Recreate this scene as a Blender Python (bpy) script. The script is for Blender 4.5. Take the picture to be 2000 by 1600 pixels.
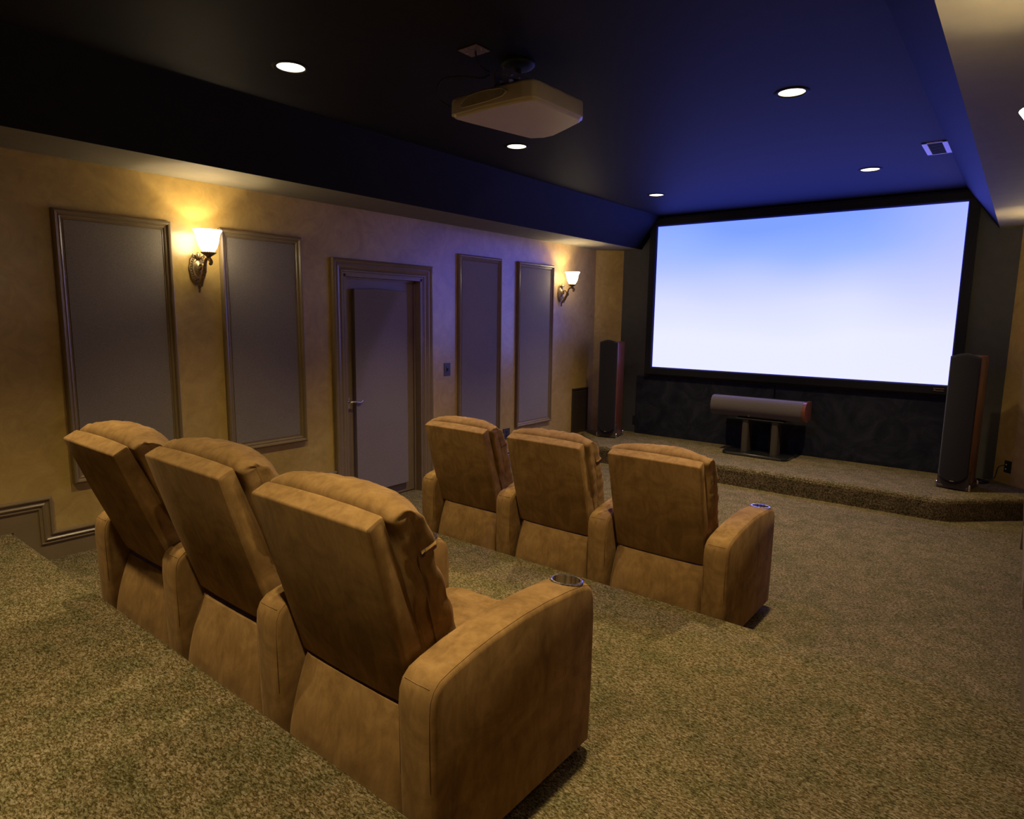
import bpy, bmesh, math, random
from mathutils import Vector, Matrix

for o in list(bpy.data.objects):
    bpy.data.objects.remove(o, do_unlink=True)
SC = bpy.context.scene
COL = SC.collection
random.seed(7)

# ------------------------------------------------------------------ camera
F_PX = 1253.74
YAW, PITCH, ROLL = -0.670343578, -0.142643874, 0.0137233781
fw = Vector((math.sin(YAW) * math.cos(PITCH), math.cos(YAW) * math.cos(PITCH), math.sin(PITCH)))
r0 = Vector((math.cos(YAW), -math.sin(YAW), 0))
u0 = r0.cross(fw)
rr = math.cos(ROLL) * r0 + math.sin(ROLL) * u0
uu = math.cos(ROLL) * u0 - math.sin(ROLL) * r0
cd = bpy.data.cameras.new('camera')
cam = bpy.data.objects.new('camera', cd)
COL.objects.link(cam)
cd.sensor_fit = 'HORIZONTAL'
cd.sensor_width = 36.0
cd.lens = F_PX / 2000.0 * 36.0
cd.clip_start = 0.05
M = Matrix((rr, uu, -fw)).transposed().to_4x4()
M.translation = Vector((4.5, 0.0, 1.70))
cam.matrix_world = M
SC.camera = cam

# ------------------------------------------------------------------ world, exposure
w = bpy.data.worlds.new('world')
SC.world = w
w.use_nodes = True
w.node_tree.nodes['Background'].inputs[0].default_value = (0.0, 0.0, 0.0, 1)
w.node_tree.nodes['Background'].inputs[1].default_value = 0.0
SC.view_settings.view_transform = 'Standard'
SC.view_settings.look = 'None'
SC.view_settings.exposure = 0.0
SC.view_settings.gamma = 1.0
SC.view_settings.use_curve_mapping = False
SC.cycles.use_denoising = True
SC.cycles.max_bounces = 8
SC.cycles.diffuse_bounces = 4
SC.cycles.sample_clamp_indirect = 4.0

# light levels (the lamps themselves are built with their fixtures below)
CAN_W = 190.0          # each recessed downlight, watts
CAN_COL = (1.0, 0.79, 0.46)
SCONCE_W = 9.0        # bulb in each sconce
SHADE_E = 20.0         # lit glass of the sconce shades
SCONCE_COL = (1.0, 0.84, 0.58)
SCREEN_E = 1.0        # projected picture on the screen
SPILL_W = 36.0        # stray light of the projector lens
SPILL_COL = (0.30, 0.18, 1.0)

# ------------------------------------------------------------------ room numbers (metres)
XR = 4.69             # right wall
YB = -2.6             # back wall
YS = 7.67             # screen wall
ZC = 2.968            # tray ceiling
ZS = 2.585            # soffit underside
L1, L2 = 0.21, 0.42   # carpeted risers
Y1, Y2 = 3.06, 1.016  # their front edges
ST = 0.20             # stage height

# ------------------------------------------------------------------ materials
def new_mat(name):
    m = bpy.data.materials.new(name)
    m.use_nodes = True
    nt = m.node_tree
    return m, nt, nt.nodes['Principled BSDF']

def setp(b, **k):
    for key, v in k.items():
        nm = {'color': 'Base Color', 'rough': 'Roughness', 'metal': 'Metallic', 'spec': 'Specular IOR Level',
              'sheen': 'Sheen Weight', 'sheenr': 'Sheen Roughness', 'coat': 'Coat Weight', 'coatr': 'Coat Roughness',
              'emc': 'Emission Color', 'ems': 'Emission Strength'}[key]
        b.inputs[nm].default_value = (*v, 1) if isinstance(v, tuple) else v

def coords(nt, scale=(1, 1, 1), rot=(0, 0, 0)):
    tc = nt.nodes.new('ShaderNodeTexCoord')
    mp = nt.nodes.new('ShaderNodeMapping')
    mp.inputs['Scale'].default_value = scale
    mp.inputs['Rotation'].default_value = rot
    nt.links.new(tc.outputs['Object'], mp.inputs['Vector'])
    return mp.outputs['Vector']

def noise(nt, vec, scale, detail=3, rough=0.5, dist=0.0):
    n = nt.nodes.new('ShaderNodeTexNoise')
    n.inputs['Scale'].default_value = scale
    n.inputs['Detail'].default_value = detail
    n.inputs['Roughness'].default_value = rough
    n.inputs['Distortion'].default_value = dist
    nt.links.new(vec, n.inputs['Vector'])
    return n.outputs['Fac']

def ramp(nt, fac, stops, interp='LINEAR'):
    r = nt.nodes.new('ShaderNodeValToRGB')
    r.color_ramp.interpolation = interp
    while len(r.color_ramp.elements) < len(stops):
        r.color_ramp.elements.new(0.5)
    for e, (p, c) in zip(r.color_ramp.elements, stops):
        e.position = p
        e.color = (*c, 1)
    nt.links.new(fac, r.inputs['Fac'])
    return r.outputs['Color']

def mixc(nt, a, b, fac, mode='MIX'):
    m = nt.nodes.new('ShaderNodeMix')
    m.data_type = 'RGBA'
    m.blend_type = mode
    for sock, v in ((m.inputs[6], a), (m.inputs[7], b)):
        if isinstance(v, tuple):
            sock.default_value = (*v, 1)
        else:
            nt.links.new(v, sock)
    if isinstance(fac, float):
        m.inputs[0].default_value = fac
    else:
        nt.links.new(fac, m.inputs[0])
    return m.outputs[2]

def bump(nt, b, h, strength=0.3, dist=0.01):
    n = nt.nodes.new('ShaderNodeBump')
    n.inputs['Strength'].default_value = strength
    n.inputs['Distance'].default_value = dist
    nt.links.new(h, n.inputs['Height'])
    nt.links.new(n.outputs['Normal'], b.inputs['Normal'])

def simple(name, color, rough=0.5, var=0.12, scale=30, bmp=0.0, **k):
    m, nt, b = new_mat(name)
    setp(b, rough=rough, **k)
    v = coords(nt)
    f = noise(nt, v, scale, 4)
    lo = tuple(c * (1 - var) for c in color)
    hi = tuple(min(1, c * (1 + var)) for c in color)
    nt.links.new(ramp(nt, f, [(0.3, lo), (0.7, hi)]), b.inputs['Base Color'])
    if bmp:
        bump(nt, b, f, bmp, 0.003)
    return m

def carpet():
    m, nt, b = new_mat('carpet')
    setp(b, rough=1.0, spec=0.04)
    v = coords(nt)
    vs = coords(nt, (1.0, 2.1, 1.0), (0, 0, 0.6))
    fine = noise(nt, vs, 80, 2.5, 0.62, 0.8)
    mid = noise(nt, v, 9, 3, 0.6, 0.5)
    big = noise(nt, v, 1.7, 2)
    c = ramp(nt, fine, [(0.34, (0.052, 0.041, 0.017)), (0.45, (0.125, 0.096, 0.036)), (0.53, (0.220, 0.176, 0.093)),
                        (0.64, (0.345, 0.292, 0.195))])
    c = mixc(nt, c, ramp(nt, mid, [(0.35, (0.70, 0.76, 0.60)), (0.60, (1.12, 1.05, 0.98))]), 0.8, 'MULTIPLY')
    c = mixc(nt, c, ramp(nt, big, [(0.3, (0.86, 0.86, 0.86)), (0.7, (1.06, 1.04, 1.0))]), 0.8, 'MULTIPLY')
    nt.links.new(c, b.inputs['Base Color'])
    bump(nt, b, fine, 0.9, 0.012)
    return m

def suede():
    m, nt, b = new_mat('suede')
    setp(b, rough=0.95, spec=0.06, sheen=0.12, sheenr=0.4)
    b.inputs['Sheen Tint'].default_value = (0.9, 0.62, 0.36, 1)
    v = coords(nt)
    big = noise(nt, v, 5.5, 5, 0.62, 1.4)
    med = noise(nt, coords(nt, (1, 1, 0.35)), 22, 4, 0.6, 0.8)
    fine = noise(nt, v, 420, 2)
    c = ramp(nt, big, [(0.30, (0.190, 0.108, 0.037)), (0.5, (0.262, 0.153, 0.055)), (0.68, (0.325, 0.195, 0.075))])
    c = mixc(nt, c, ramp(nt, med, [(0.35, (0.78, 0.76, 0.74)), (0.65, (1.12, 1.12, 1.1))]), 0.75, 'MULTIPLY')
    nt.links.new(c, b.inputs['Base Color'])
    bump(nt, b, fine, 0.12, 0.002)
    return m

def faux_wall():
    m, nt, b = new_mat('faux_finish_plaster')
    setp(b, rough=0.31, spec=0.75)
    v = coords(nt)
    a = noise(nt, v, 1.6, 5, 0.6, 1.2)
    d = noise(nt, v, 6.0, 5, 0.65, 2.0)
    e = noise(nt, v, 60.0, 3)
    c = ramp(nt, a, [(0.25, (0.38, 0.255, 0.066)), (0.5, (0.48, 0.325, 0.095)), (0.75, (0.56, 0.395, 0.135))])
    c = mixc(nt, c, ramp(nt, d, [(0.3, (0.80, 0.78, 0.72)), (0.7, (1.12, 1.12, 1.10))]), 0.8, 'MULTIPLY')
    nt.links.new(c, b.inputs['Base Color'])
    bump(nt, b, e, 0.12, 0.004)
    return m

def weave(name, lo, hi, scale=260):
    m, nt, b = new_mat(name)
    setp(b, rough=0.9, spec=0.12, sheen=0.2)
    v = coords(nt, (1, 1, 1))
    f = noise(nt, v, scale, 2)
    g = noise(nt, v, 2.0, 2)
    c = ramp(nt, f, [(0.35, lo), (0.65, hi)])
    c = mixc(nt, c, ramp(nt, g, [(0.3, (0.92, 0.92, 0.92)), (0.7, (1.05, 1.05, 1.05))]), 0.7, 'MULTIPLY')
    nt.links.new(c, b.inputs['Base Color'])
    bump(nt, b, f, 0.25, 0.002)
    return m

def wood(name, lo, hi):
    m, nt, b = new_mat(name)
    setp(b, rough=0.28, spec=0.5, coat=0.4, coatr=0.15)
    v = coords(nt, (14, 14, 0.9))
    f = noise(nt, v, 3.0, 5, 0.6, 1.5)
    nt.links.new(ramp(nt, f, [(0.3, lo), (0.7, hi)]), b.inputs['Base Color'])
    return m

def velvet():
    m, nt, b = new_mat('black_velour')
    setp(b, rough=1.0, spec=0.1, sheen=0.25, sheenr=0.35)
    b.inputs['Sheen Tint'].default_value = (0.45, 0.45, 0.6, 1)
    v = coords(nt)
    f = noise(nt, v, 2.6, 6, 0.62, 2.6)
    nt.links.new(ramp(nt, f, [(0.32, (0.013, 0.014, 0.021)), (0.5, (0.020, 0.021, 0.030)), (0.66, (0.032, 0.033, 0.045))]), b.inputs['Base Color'])
    return m

def screen_mat():
    # the picture on the screen: pale blue at the top, near white below
    m = bpy.data.materials.new('projected_picture')
    m.use_nodes = True
    nt = m.node_tree
    nt.nodes.clear()
    out = nt.nodes.new('ShaderNodeOutputMaterial')
    em = nt.nodes.new('ShaderNodeEmission')
    tc = nt.nodes.new('ShaderNodeTexCoord')
    sp = nt.nodes.new('ShaderNodeSeparateXYZ')
    nt.links.new(tc.outputs['UV'], sp.inputs[0])
    def mth(op, a, b_):
        n = nt.nodes.new('ShaderNodeMath'); n.operation = op
        for s, v in zip(n.inputs, (a, b_)):
            if isinstance(v, (int, float)): s.default_value = v
            else: nt.links.new(v, s)
        return n.outputs[0]
    u_, v_ = sp.outputs[0], sp.outputs[1]
    nz = nt.nodes.new('ShaderNodeTexNoise'); nz.inputs['Scale'].default_value = 1.6; nz.inputs['Detail'].default_value = 1.0
    nt.links.new(tc.outputs['UV'], nz.inputs['Vector'])
    # cloud shaped gradient: distance from a point near the upper left middle
    du = mth('MULTIPLY', mth('SUBTRACT', u_, 0.36), 0.85)
    dv = mth('MULTIPLY', mth('SUBTRACT', v_, 0.97), 1.35)
    d = mth('SQRT', mth('ADD', mth('MULTIPLY', du, du), mth('MULTIPLY', dv, dv)), 0)
    d = mth('ADD', mth('ADD', mth('MULTIPLY', d, 0.45), mth('MULTIPLY', mth('SUBTRACT', 1.0, v_), 0.62)), mth('MULTIPLY', mth('SUBTRACT', nz.outputs['Fac'], 0.5), 0.35))
    col = ramp(nt, d, [(0.06, (0.22, 0.37, 3.6)), (0.27, (0.33, 0.48, 3.8)), (0.48, (0.54, 0.62, 3.8)), (0.68, (0.71, 0.75, 3.6)), (0.92, (0.84, 0.86, 3.3))])
    pk = mth('MULTIPLY', mth('MAXIMUM', mth('SUBTRACT', u_, 0.72), 0.0), 1.6)
    col = mixc(nt, col, (0.53, 0.52, 4.0), mth('MULTIPLY', pk, v_))
    nt.links.new(col, em.inputs[0])
    em.inputs[1].default_value = SCREEN_E
    nt.links.new(em.outputs[0], out.inputs[0])
    return m

def glow(name, col, strength):
    m = bpy.data.materials.new(name)
    m.use_nodes = True
    b = m.node_tree.nodes['Principled BSDF']
    setp(b, color=col, emc=col, ems=strength, rough=0.4)
    return m

M_CARPET = carpet()
M_SUEDE = suede()
M_WALL = faux_wall()
M_CEIL = simple('dark_ceiling_paint', (0.0135, 0.0125, 0.0125), 0.62, 0.08, 12, 0.05, spec=0.07)
M_SOFF = simple('taupe_soffit_paint', (0.165, 0.148, 0.100), 0.7, 0.06, 10, 0.05, spec=0.25)
M_GREY = simple('dark_grey_paint', (0.070, 0.068, 0.058), 0.8, 0.08, 12, 0.05, spec=0.2)
M_TRIM = simple('brown_gloss_paint', (0.225, 0.160, 0.078), 0.30, 0.06, 8, spec=0.36)
M_DOORP = simple('brown_door_paint', (0.225, 0.162, 0.082), 0.38, 0.06, 8, spec=0.45)
M_FABRIC = weave('panel_fabric', (0.20, 0.165, 0.122), (0.27, 0.225, 0.168))
M_GRILLE = weave('speaker_cloth', (0.012, 0.011, 0.013), (0.020, 0.018, 0.021), 500)
M_GRILLE2 = weave('centre_speaker_cloth', (0.090, 0.074, 0.068), (0.12, 0.10, 0.092), 500)
M_CHERRY = wood('cherry_wood', (0.12, 0.034, 0.014), (0.20, 0.064, 0.024))
M_PLINTH = simple('bronze_grey_plastic', (0.060, 0.050, 0.036), 0.4, 0.06, 20)
M_BLACK = simple('black_gloss', (0.012, 0.012, 0.012), 0.18, 0.05, 20)
M_BLACKM = simple('black_matt', (0.014, 0.014, 0.014), 0.7, 0.1, 40)
M_FRAMEV = simple('black_screen_frame', (0.004, 0.004, 0.007), 0.9, 0.1, 60)
M_VELVET = velvet()
M_STEEL = simple('brushed_steel', (0.72, 0.68, 0.60), 0.25, 0.05, 60, metal=1.0)
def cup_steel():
    m, nt, b = new_mat('reflection_streaked_steel')
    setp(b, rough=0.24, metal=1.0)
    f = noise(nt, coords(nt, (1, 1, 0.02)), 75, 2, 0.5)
    nt.links.new(ramp(nt, f, [(0.36, (0.34, 0.28, 0.19)), (0.52, (0.72, 0.64, 0.50)), (0.62, (0.98, 0.92, 0.78))]), b.inputs['Base Color'])  # upright bright and dark streaks in the colour imitate reflections inside the cup
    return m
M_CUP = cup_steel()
M_CHROME = simple('satin_nickel', (0.80, 0.76, 0.70), 0.22, 0.03, 30, metal=1.0)
M_BRONZE = simple('aged_bronze', (0.32, 0.23, 0.11), 0.38, 0.45, 70, 0.3, metal=0.75)
M_PROJ = simple('champagne_plastic', (0.46, 0.40, 0.30), 0.38, 0.03, 6, spec=0.5)
M_PROJD = simple('projector_dark_grille', (0.075, 0.062, 0.045), 0.5, 0.05, 20)
M_WHITE = simple('white_enamel', (0.78, 0.78, 0.78), 0.4, 0.02, 20)
M_CANREF = simple('can_reflector', (0.85, 0.83, 0.78), 0.35, 0.02, 20)
M_CAN = glow('downlight_lamp', (1.0, 0.88, 0.66), 20.0)
M_SHADE = glow('lit_alabaster_glass', (1.0, 0.86, 0.62), SHADE_E)
M_SCREEN = screen_mat()
M_BROWNP = simple('brown_plate', (0.055, 0.036, 0.022), 0.4, 0.1, 30)
M_GREYP = simple('grey_plate', (0.060, 0.054, 0.052), 0.35, 0.05, 30)
M_RED = simple('dark_red_cable', (0.10, 0.015, 0.010), 0.5, 0.1, 30)

# ------------------------------------------------------------------ mesh helpers
def link(name, me, mat, parent=None, smooth=False, bevel=0.0, seg=3, auto=None):
    o = bpy.data.objects.new(name, me)
    COL.objects.link(o)
    if mat:
        me.materials.append(mat)
    if parent:
        o.parent = parent
    if smooth:
        for p in me.polygons:
            p.use_smooth = True
    if bevel > 0:
        b = o.modifiers.new('bevel', 'BEVEL')
        b.width = bevel
        b.segments = seg
        b.limit_method = 'ANGLE'
        b.angle_limit = math.radians(35)
        b.harden_normals = True
        for p in me.polygons:
            p.use_smooth = True
    return o

class MB:
    def __init__(s):
        s.v, s.f = [], []
    def add(s, vs, fs):
        n = len(s.v)
        s.v += [tuple(p) for p in vs]
        s.f += [tuple(i + n for i in f) for f in fs]
        return s
    def box(s, a, b):
        (x0, y0, z0), (x1, y1, z1) = a, b
        vs = [(x0, y0, z0), (x1, y0, z0), (x1, y1, z0), (x0, y1, z0), (x0, y0, z1), (x1, y0, z1), (x1, y1, z1), (x0, y1, z1)]
        return s.add(vs, [(0, 3, 2, 1), (4, 5, 6, 7), (0, 1, 5, 4), (1, 2, 6, 5), (2, 3, 7, 6), (3, 0, 4, 7)])
    def prism(s, poly, axis, a, b):
        """poly: 2D points; extruded along axis 0/1/2 from a to b"""
        def P(p, t):
            q = list(p); q.insert(axis, t); return q
        n = len(poly)
        vs = [P(p, a) for p in poly] + [P(p, b) for p in poly]
        fs = [tuple(range(n)), tuple(range(2 * n - 1, n - 1, -1))] + [(i, i + n, (i + 1) % n + n, (i + 1) % n) for i in range(n)]
        return s.add(vs, fs)
    def lathe(s, prof, c=(0, 0, 0), n=32, sx=1, sy=1, cap=True):
        """prof: (r, z) points, around z through c"""
        vs = []
        for r, z in prof:
            for k in range(n):
                t = 2 * math.pi * k / n
                vs.append((c[0] + sx * r * math.cos(t), c[1] + sy * r * math.sin(t), c[2] + z))
        fs = []
        m = len(prof)
        for i in range(m - 1):
            for k in range(n):
                k2 = (k + 1) % n
                fs.append((i * n + k, i * n + k2, (i + 1) * n + k2, (i + 1) * n + k))
        if cap:
            fs.append(tuple(range(n - 1, -1, -1)))
            fs.append(tuple((m - 1) * n + k for k in range(n)))
        return s.add(vs, fs)
    def tube(s, pts, rad, n=10):
        pts = [Vector(p) for p in pts]
        if not isinstance(rad, (list, tuple)):
            rad = [rad] * len(pts)
        vs = []
        prev = None
        for i, p in enumerate(pts):
            t = (pts[min(i + 1, len(pts) - 1)] - pts[max(i - 1, 0)]).normalized()
            if prev is None:
                a = Vector((0, 0, 1)) if abs(t.z) < 0.9 else Vector((1, 0, 0))
                nrm = t.cross(a).normalized()
            else:
                nrm = (prev - t * prev.dot(t)).normalized()
            prev = nrm
            bi = t.cross(nrm)
            for k in range(n):
                a = 2 * math.pi * k / n
                vs.append(p + (nrm * math.cos(a) + bi * math.sin(a)) * rad[i])
        fs = []
        for i in range(len(pts) - 1):
            for k in range(n):
                k2 = (k + 1) % n
                fs.append((i * n + k, i * n + k2, (i + 1) * n + k2, (i + 1) * n + k))
        fs.append(tuple(range(n - 1, -1, -1)))
        fs.append(tuple((len(pts) - 1) * n + k for k in range(n)))
        return s.add(vs, fs)
    def sphere(s, c, r, n=16, m=10, sc=(1, 1, 1)):
        vs = [(c[0], c[1], c[2] - r * sc[2])]
        for i in range(1, m):
            ph = math.pi * i / m
            for k in range(n):
                t = 2 * math.pi * k / n
                vs.append((c[0] + sc[0] * r * math.sin(ph) * math.cos(t), c[1] + sc[1] * r * math.sin(ph) * math.sin(t), c[2] - sc[2] * r * math.cos(ph)))
        vs.append((c[0], c[1], c[2] + r * sc[2]))
        fs = [(0, 1 + (k + 1) % n, 1 + k) for k in range(n)]
        for i in range(m - 2):
            for k in range(n):
                k2 = (k + 1) % n
                fs.append((1 + i * n + k, 1 + i * n + k2, 1 + (i + 1) * n + k2, 1 + (i + 1) * n + k))
        L = len(vs) - 1
        fs += [(L, 1 + (m - 2) * n + k, 1 + (m - 2) * n + (k + 1) % n) for k in range(n)]
        return s.add(vs, fs)
    def sweep(s, path, prof, place, closed=False):
        """mitred moulding. path: 2D polyline; prof: (offset to the left of travel, height) points;
        place(a, b, h) -> 3D. Open profile, ends capped when path is open."""
        n = len(path)
        rows = []
        for i in range(n):
            p = Vector(path[i])
            d1 = (p - Vector(path[i - 1])).normalized() if (i > 0 or closed) else None
            d2 = (Vector(path[(i + 1) % n]) - p).normalized() if (i < n - 1 or closed) else None
            if d1 is None: d1 = d2
            if d2 is None: d2 = d1
            n1 = Vector((-d1.y, d1.x)); n2 = Vector((-d2.y, d2.x))
            m_ = (n1 + n2) / max(1e-6, 1 + n1.dot(n2))
            rows.append([place(p.x + m_.x * o_, p.y + m_.y * o_, h) for o_, h in prof])
        k = len(prof)
        vs = [q for r_ in rows for q in r_]
        fs = []
        for i in range(n if closed else n - 1):
            j = (i + 1) % n
            for a in range(k):
                b_ = (a + 1) % k
                fs.append((i * k + a, i * k + b_, j * k + b_, j * k + a))
        if not closed:
            fs.append(tuple(range(k)))
            fs.append(tuple((n - 1) * k + a for a in range(k - 1, -1, -1)))
        return s.add(vs, fs)
    def mesh(s, name, fix=True):
        me = bpy.data.meshes.new(name)
        me.from_pydata(s.v, [], s.f)
        if fix:
            bm = bmesh.new(); bm.from_mesh(me)
            bmesh.ops.recalc_face_normals(bm, faces=bm.faces)
            bm.to_mesh(me); bm.free()
        me.update()
        return me
    def build(s, name, mat, parent=None, **k):
        return link(name, s.mesh(name), mat, parent, **k)

def tag(o, label=None, cat=None, group=None, kind=None):
    if label: o['label'] = label
    if cat: o['category'] = cat
    if group: o['group'] = group
    if kind: o['kind'] = kind
    return o

def struct(o, label=None, cat=None):
    return tag(o, label, cat, None, 'structure')

def empty(name, loc, label, cat, group=None, rz=0):
    o = bpy.data.objects.new(name, None)
    COL.objects.link(o)
    o.empty_display_size = 0.1
    o.location = loc
    o.rotation_euler = (0, 0, rz)
    return tag(o, label, cat, group)

def dup(root, loc, label, rz=None, group=None):
    r = root.copy(); COL.objects.link(r); r.location = loc
    if rz is not None: r.rotation_euler = (0, 0, rz)
    r['label'] = label
    if group: r['group'] = group
    for ch in list(root.children):
        c = ch.copy(); COL.objects.link(c); c.parent = r
        for g in list(ch.children):
            d = g.copy(); COL.objects.link(d); d.parent = c
    return r

def lamp(name, kind, loc, energy, color, size, parent=None, **k):
    ld = bpy.data.lights.new(name, kind)
    ld.energy = energy
    ld.color = color
    ld.shadow_soft_size = size
    for a, v in k.items():
        setattr(ld, a, v)
    o = bpy.data.objects.new(name, ld)
    COL.objects.link(o)
    o.location = loc
    if parent: o.parent = parent
    return o

def rounded(poly, r, n=5):
    """round the corners of a 2D polygon; r may be a list"""
    out = []
    m = len(poly)
    for i, p in enumerate(poly):
        rad = r[i] if isinstance(r, (list, tuple)) else r
        p = Vector(p); a = Vector(poly[i - 1]); b = Vector(poly[(i + 1) % m])
        if rad <= 0:
            out.append((p.x, p.y)); continue
        da, db = (a - p), (b - p)
        la, lb = da.length, db.length
        da.normalize(); db.normalize()
        ang = da.angle(db)
        d = min(rad / math.tan(ang / 2), la * 0.49, lb * 0.49)
        s0, s1 = p + da * d, p + db * d
        for k in range(n + 1):
            t = k / n
            q = s0 * (1 - t) ** 2 + p * 2 * t * (1 - t) + s1 * t ** 2
            out.append((q.x, q.y))
    return out

# ------------------------------------------------------------------ room shell
T = 0.15
# main floor and the carpeted platforms
struct(MB().box((-T, Y1 - 0.02, -0.1), (XR + T, YS + T, 0.0)).build('floor', M_CARPET), 'patterned beige loop carpet of the lowest level', 'floor')
def riser(name, y0, y1, z, label):
    nose = rounded([(y1, 0.0), (y1, z), (y0, z), (y0, 0.0)], [0, 0.022, 0, 0], 5)
    return struct(MB().prism(nose, 0, 0.0, XR).build(name, M_CARPET, bevel=0.0), label, 'platform')
riser('floor_middle_riser', Y2 + 0.0, Y1, L1, 'carpeted middle platform under the nearer recliners')
riser('floor_back_riser', YB, Y2, L2, 'highest carpeted platform behind the nearer recliners')
# stage
def stage():
    out = [(0.0, YS), (0.0, 7.16), (0.06, 7.09), (0.62, 6.54), (0.72, 6.525), (4.02, 6.525), (4.12, 6.55), (XR, 7.10), (XR, YS)]
    mb = MB()
    levels = [(0.0, 0.0), (0.155, 0.0), (0.178, 0.006), (0.192, 0.018), (0.20, 0.04)]
    n = len(out)
    rows = []
    for z, ins in levels:
        row = []
        for i, (x, y) in enumerate(out):
            if i in (0, n - 1):
                row.append((x, y, z))
            else:
                a = Vector(out[i - 1]); b = Vector(out[i + 1]); p = Vector((x, y))
                d1 = (p - a).normalized(); d2 = (b - p).normalized()
                n1 = Vector((-d1.y, d1.x)); n2 = Vector((-d2.y, d2.x))
                m_ = (n1 + n2) / (1 + n1.dot(n2))
                q = p + m_ * ins
                if i == 1: q = Vector((0.0, y + ins))
                if i == n - 2: q = Vector((XR, y + ins))
                row.append((q.x, q.y, z))
        rows.append(row)
    vs = [v for r_ in rows for v in r_]
    fs = []
    for i in range(len(levels) - 1):
        for k in range(n):
            k2 = (k + 1) % n
            fs.append((i * n + k, i * n + k2, (i + 1) * n + k2, (i + 1) * n + k))
    fs.append(tuple(range(n - 1, -1, -1)))
    fs.append(tuple((len(levels) - 1) * n + k for k in range(n)))
    mb.add(vs, fs)
    return mb.build('floor_stage', M_CARPET)
struct(stage(), 'low carpeted stage with angled ends under the screen', 'platform')

# left wall with the door opening
DY0, DY1, DZ = 3.385, 4.275, 2.04
mb = MB()
mb.box((-T, YB, 0), (0, DY0, ZS)).box((-T, DY1, 0), (0, YS, ZS)).box((-T, DY0, DZ), (0, DY1, ZS))
struct(mb.build('wall_left', M_WALL), 'ochre faux finished wall with the fabric panels and door', 'wall')
struct(MB().box((XR, YB, 0), (XR + T, YS, ZS)).build('wall_right', M_WALL), 'ochre faux finished wall at the right edge', 'wall')
struct(MB().box((-T, YB - T, 0), (XR + T, YB, ZC + 0.1)).build('wall_back', M_WALL), 'ochre wall behind the camera', 'wall')
struct(MB().box((-T, YS, 0), (XR + T, YS + T, ZC + 0.1)).build('wall_front', M_GREY), 'dark grey wall around the screen', 'wall')
# angled ochre corner strips
struct(MB().prism([(0.0, 7.405), (0.262, YS), (0.0, YS)], 2, ST, ZS).build('wall_corner_left', M_WALL), 'angled ochre wall strip behind the left speaker', 'wall')
struct(MB().prism([(XR, 7.365), (XR, YS), (4.385, YS)], 2, ST, ZS).build('wall_corner_right', M_WALL), 'angled ochre wall strip beside the right speaker', 'wall')
# ceiling tray, sloped sides and soffits
XA, XB = 0.515, 0.80
XC, XD = 3.93, 4.21
CANS = [(1.38, 2.05), (1.375, 3.955), (1.38, 6.28), (3.34, 3.945), (3.34, 6.25), (3.34, 2.05), (1.38, 0.32), (3.34, 0.32)]
R_CAN = 0.074
def ceiling():
    # flat plate with round holes for the recessed lights
    bm = bmesh.new()
    xs = [XB, 1.18, 1.58, 3.14, 3.54, XC]
    ys = sorted(set([YB, YS] + [round(c[1] - 0.2, 3) for c in CANS] + [round(c[1] + 0.2, 3) for c in CANS]))
    merged = [ys[0]]
    for y in ys[1:]:
        if y - merged[-1] > 0.012: merged.append(y)
    mb = MB()
    cells = {}
    for c in CANS:
        cells[c] = (1.18, 1.58, c[1] - 0.2, c[1] + 0.2) if c[0] < 2 else (3.14, 3.54, c[1] - 0.2, c[1] + 0.2)
    def quad(x0, x1, y0, y1):
        mb.add([(x0, y0, ZC), (x1, y0, ZC), (x1, y1, ZC), (x0, y1, ZC)], [(0, 3, 2, 1)])
    for col_ in ((XB, 1.18), (1.58, 3.14), (3.54, XC)):
        quad(col_[0], col_[1], YB, YS)
    for (x0, x1, left) in ((1.18, 1.58, True), (3.14, 3.54, False)):
        cs = sorted([c for c in CANS if (c[0] < 2) == left], key=lambda c: c[1])
        y = YB
        for c in cs:
            quad(x0, x1, y, c[1] - 0.2)
            N = 40
            sq = []
            ci = []
            for k in range(N):
                t = 2 * math.pi * k / N
                dx, dy = math.cos(t), math.sin(t)
                ci.append((c[0] + R_CAN * dx, c[1] + R_CAN * dy, ZC))
                # ray from c to the square border
                tx = ((x1 if dx > 0 else x0) - c[0]) / dx if abs(dx) > 1e-6 else 1e9
                ty = ((c[1] + 0.2 if dy > 0 else c[1] - 0.2) - c[1]) / dy if abs(dy) > 1e-6 else 1e9
                tt = min(tx, ty)
                sq.append((c[0] + tt * dx, c[1] + tt * dy, ZC))
            vs = ci + sq
            fs = [(k, (k + 1) % N, N + (k + 1) % N, N + k) for k in range(N)]
            mb.add(vs, fs)
            for cx_, cy_ in ((x0, c[1] - 0.2), (x1, c[1] - 0.2), (x1, c[1] + 0.2), (x0, c[1] + 0.2)):
                t = math.atan2(cy_ - c[1], cx_ - c[0]) % (2 * math.pi)
                k = int(t / (2 * math.pi) * N) % N
                mb.add([sq[k], (cx_, cy_, ZC), sq[(k + 1) % N]], [(0, 1, 2)])
            y = c[1] + 0.2
        quad(x0, x1, y, YS)
    # side strips up to the walls above the soffits, and a lid over everything
    me = mb.mesh('ceiling')
    return link('ceiling', me, M_CEIL)
struct(ceiling(), 'dark tray ceiling with recessed lights', 'ceiling')
struct(MB().box((-T, YB - T, ZC + 0.22), (XR + T, YS + T, ZC + 0.3)).build('ceiling_lid', M_CEIL), 'closed space above the tray ceiling', 'ceiling')
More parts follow.
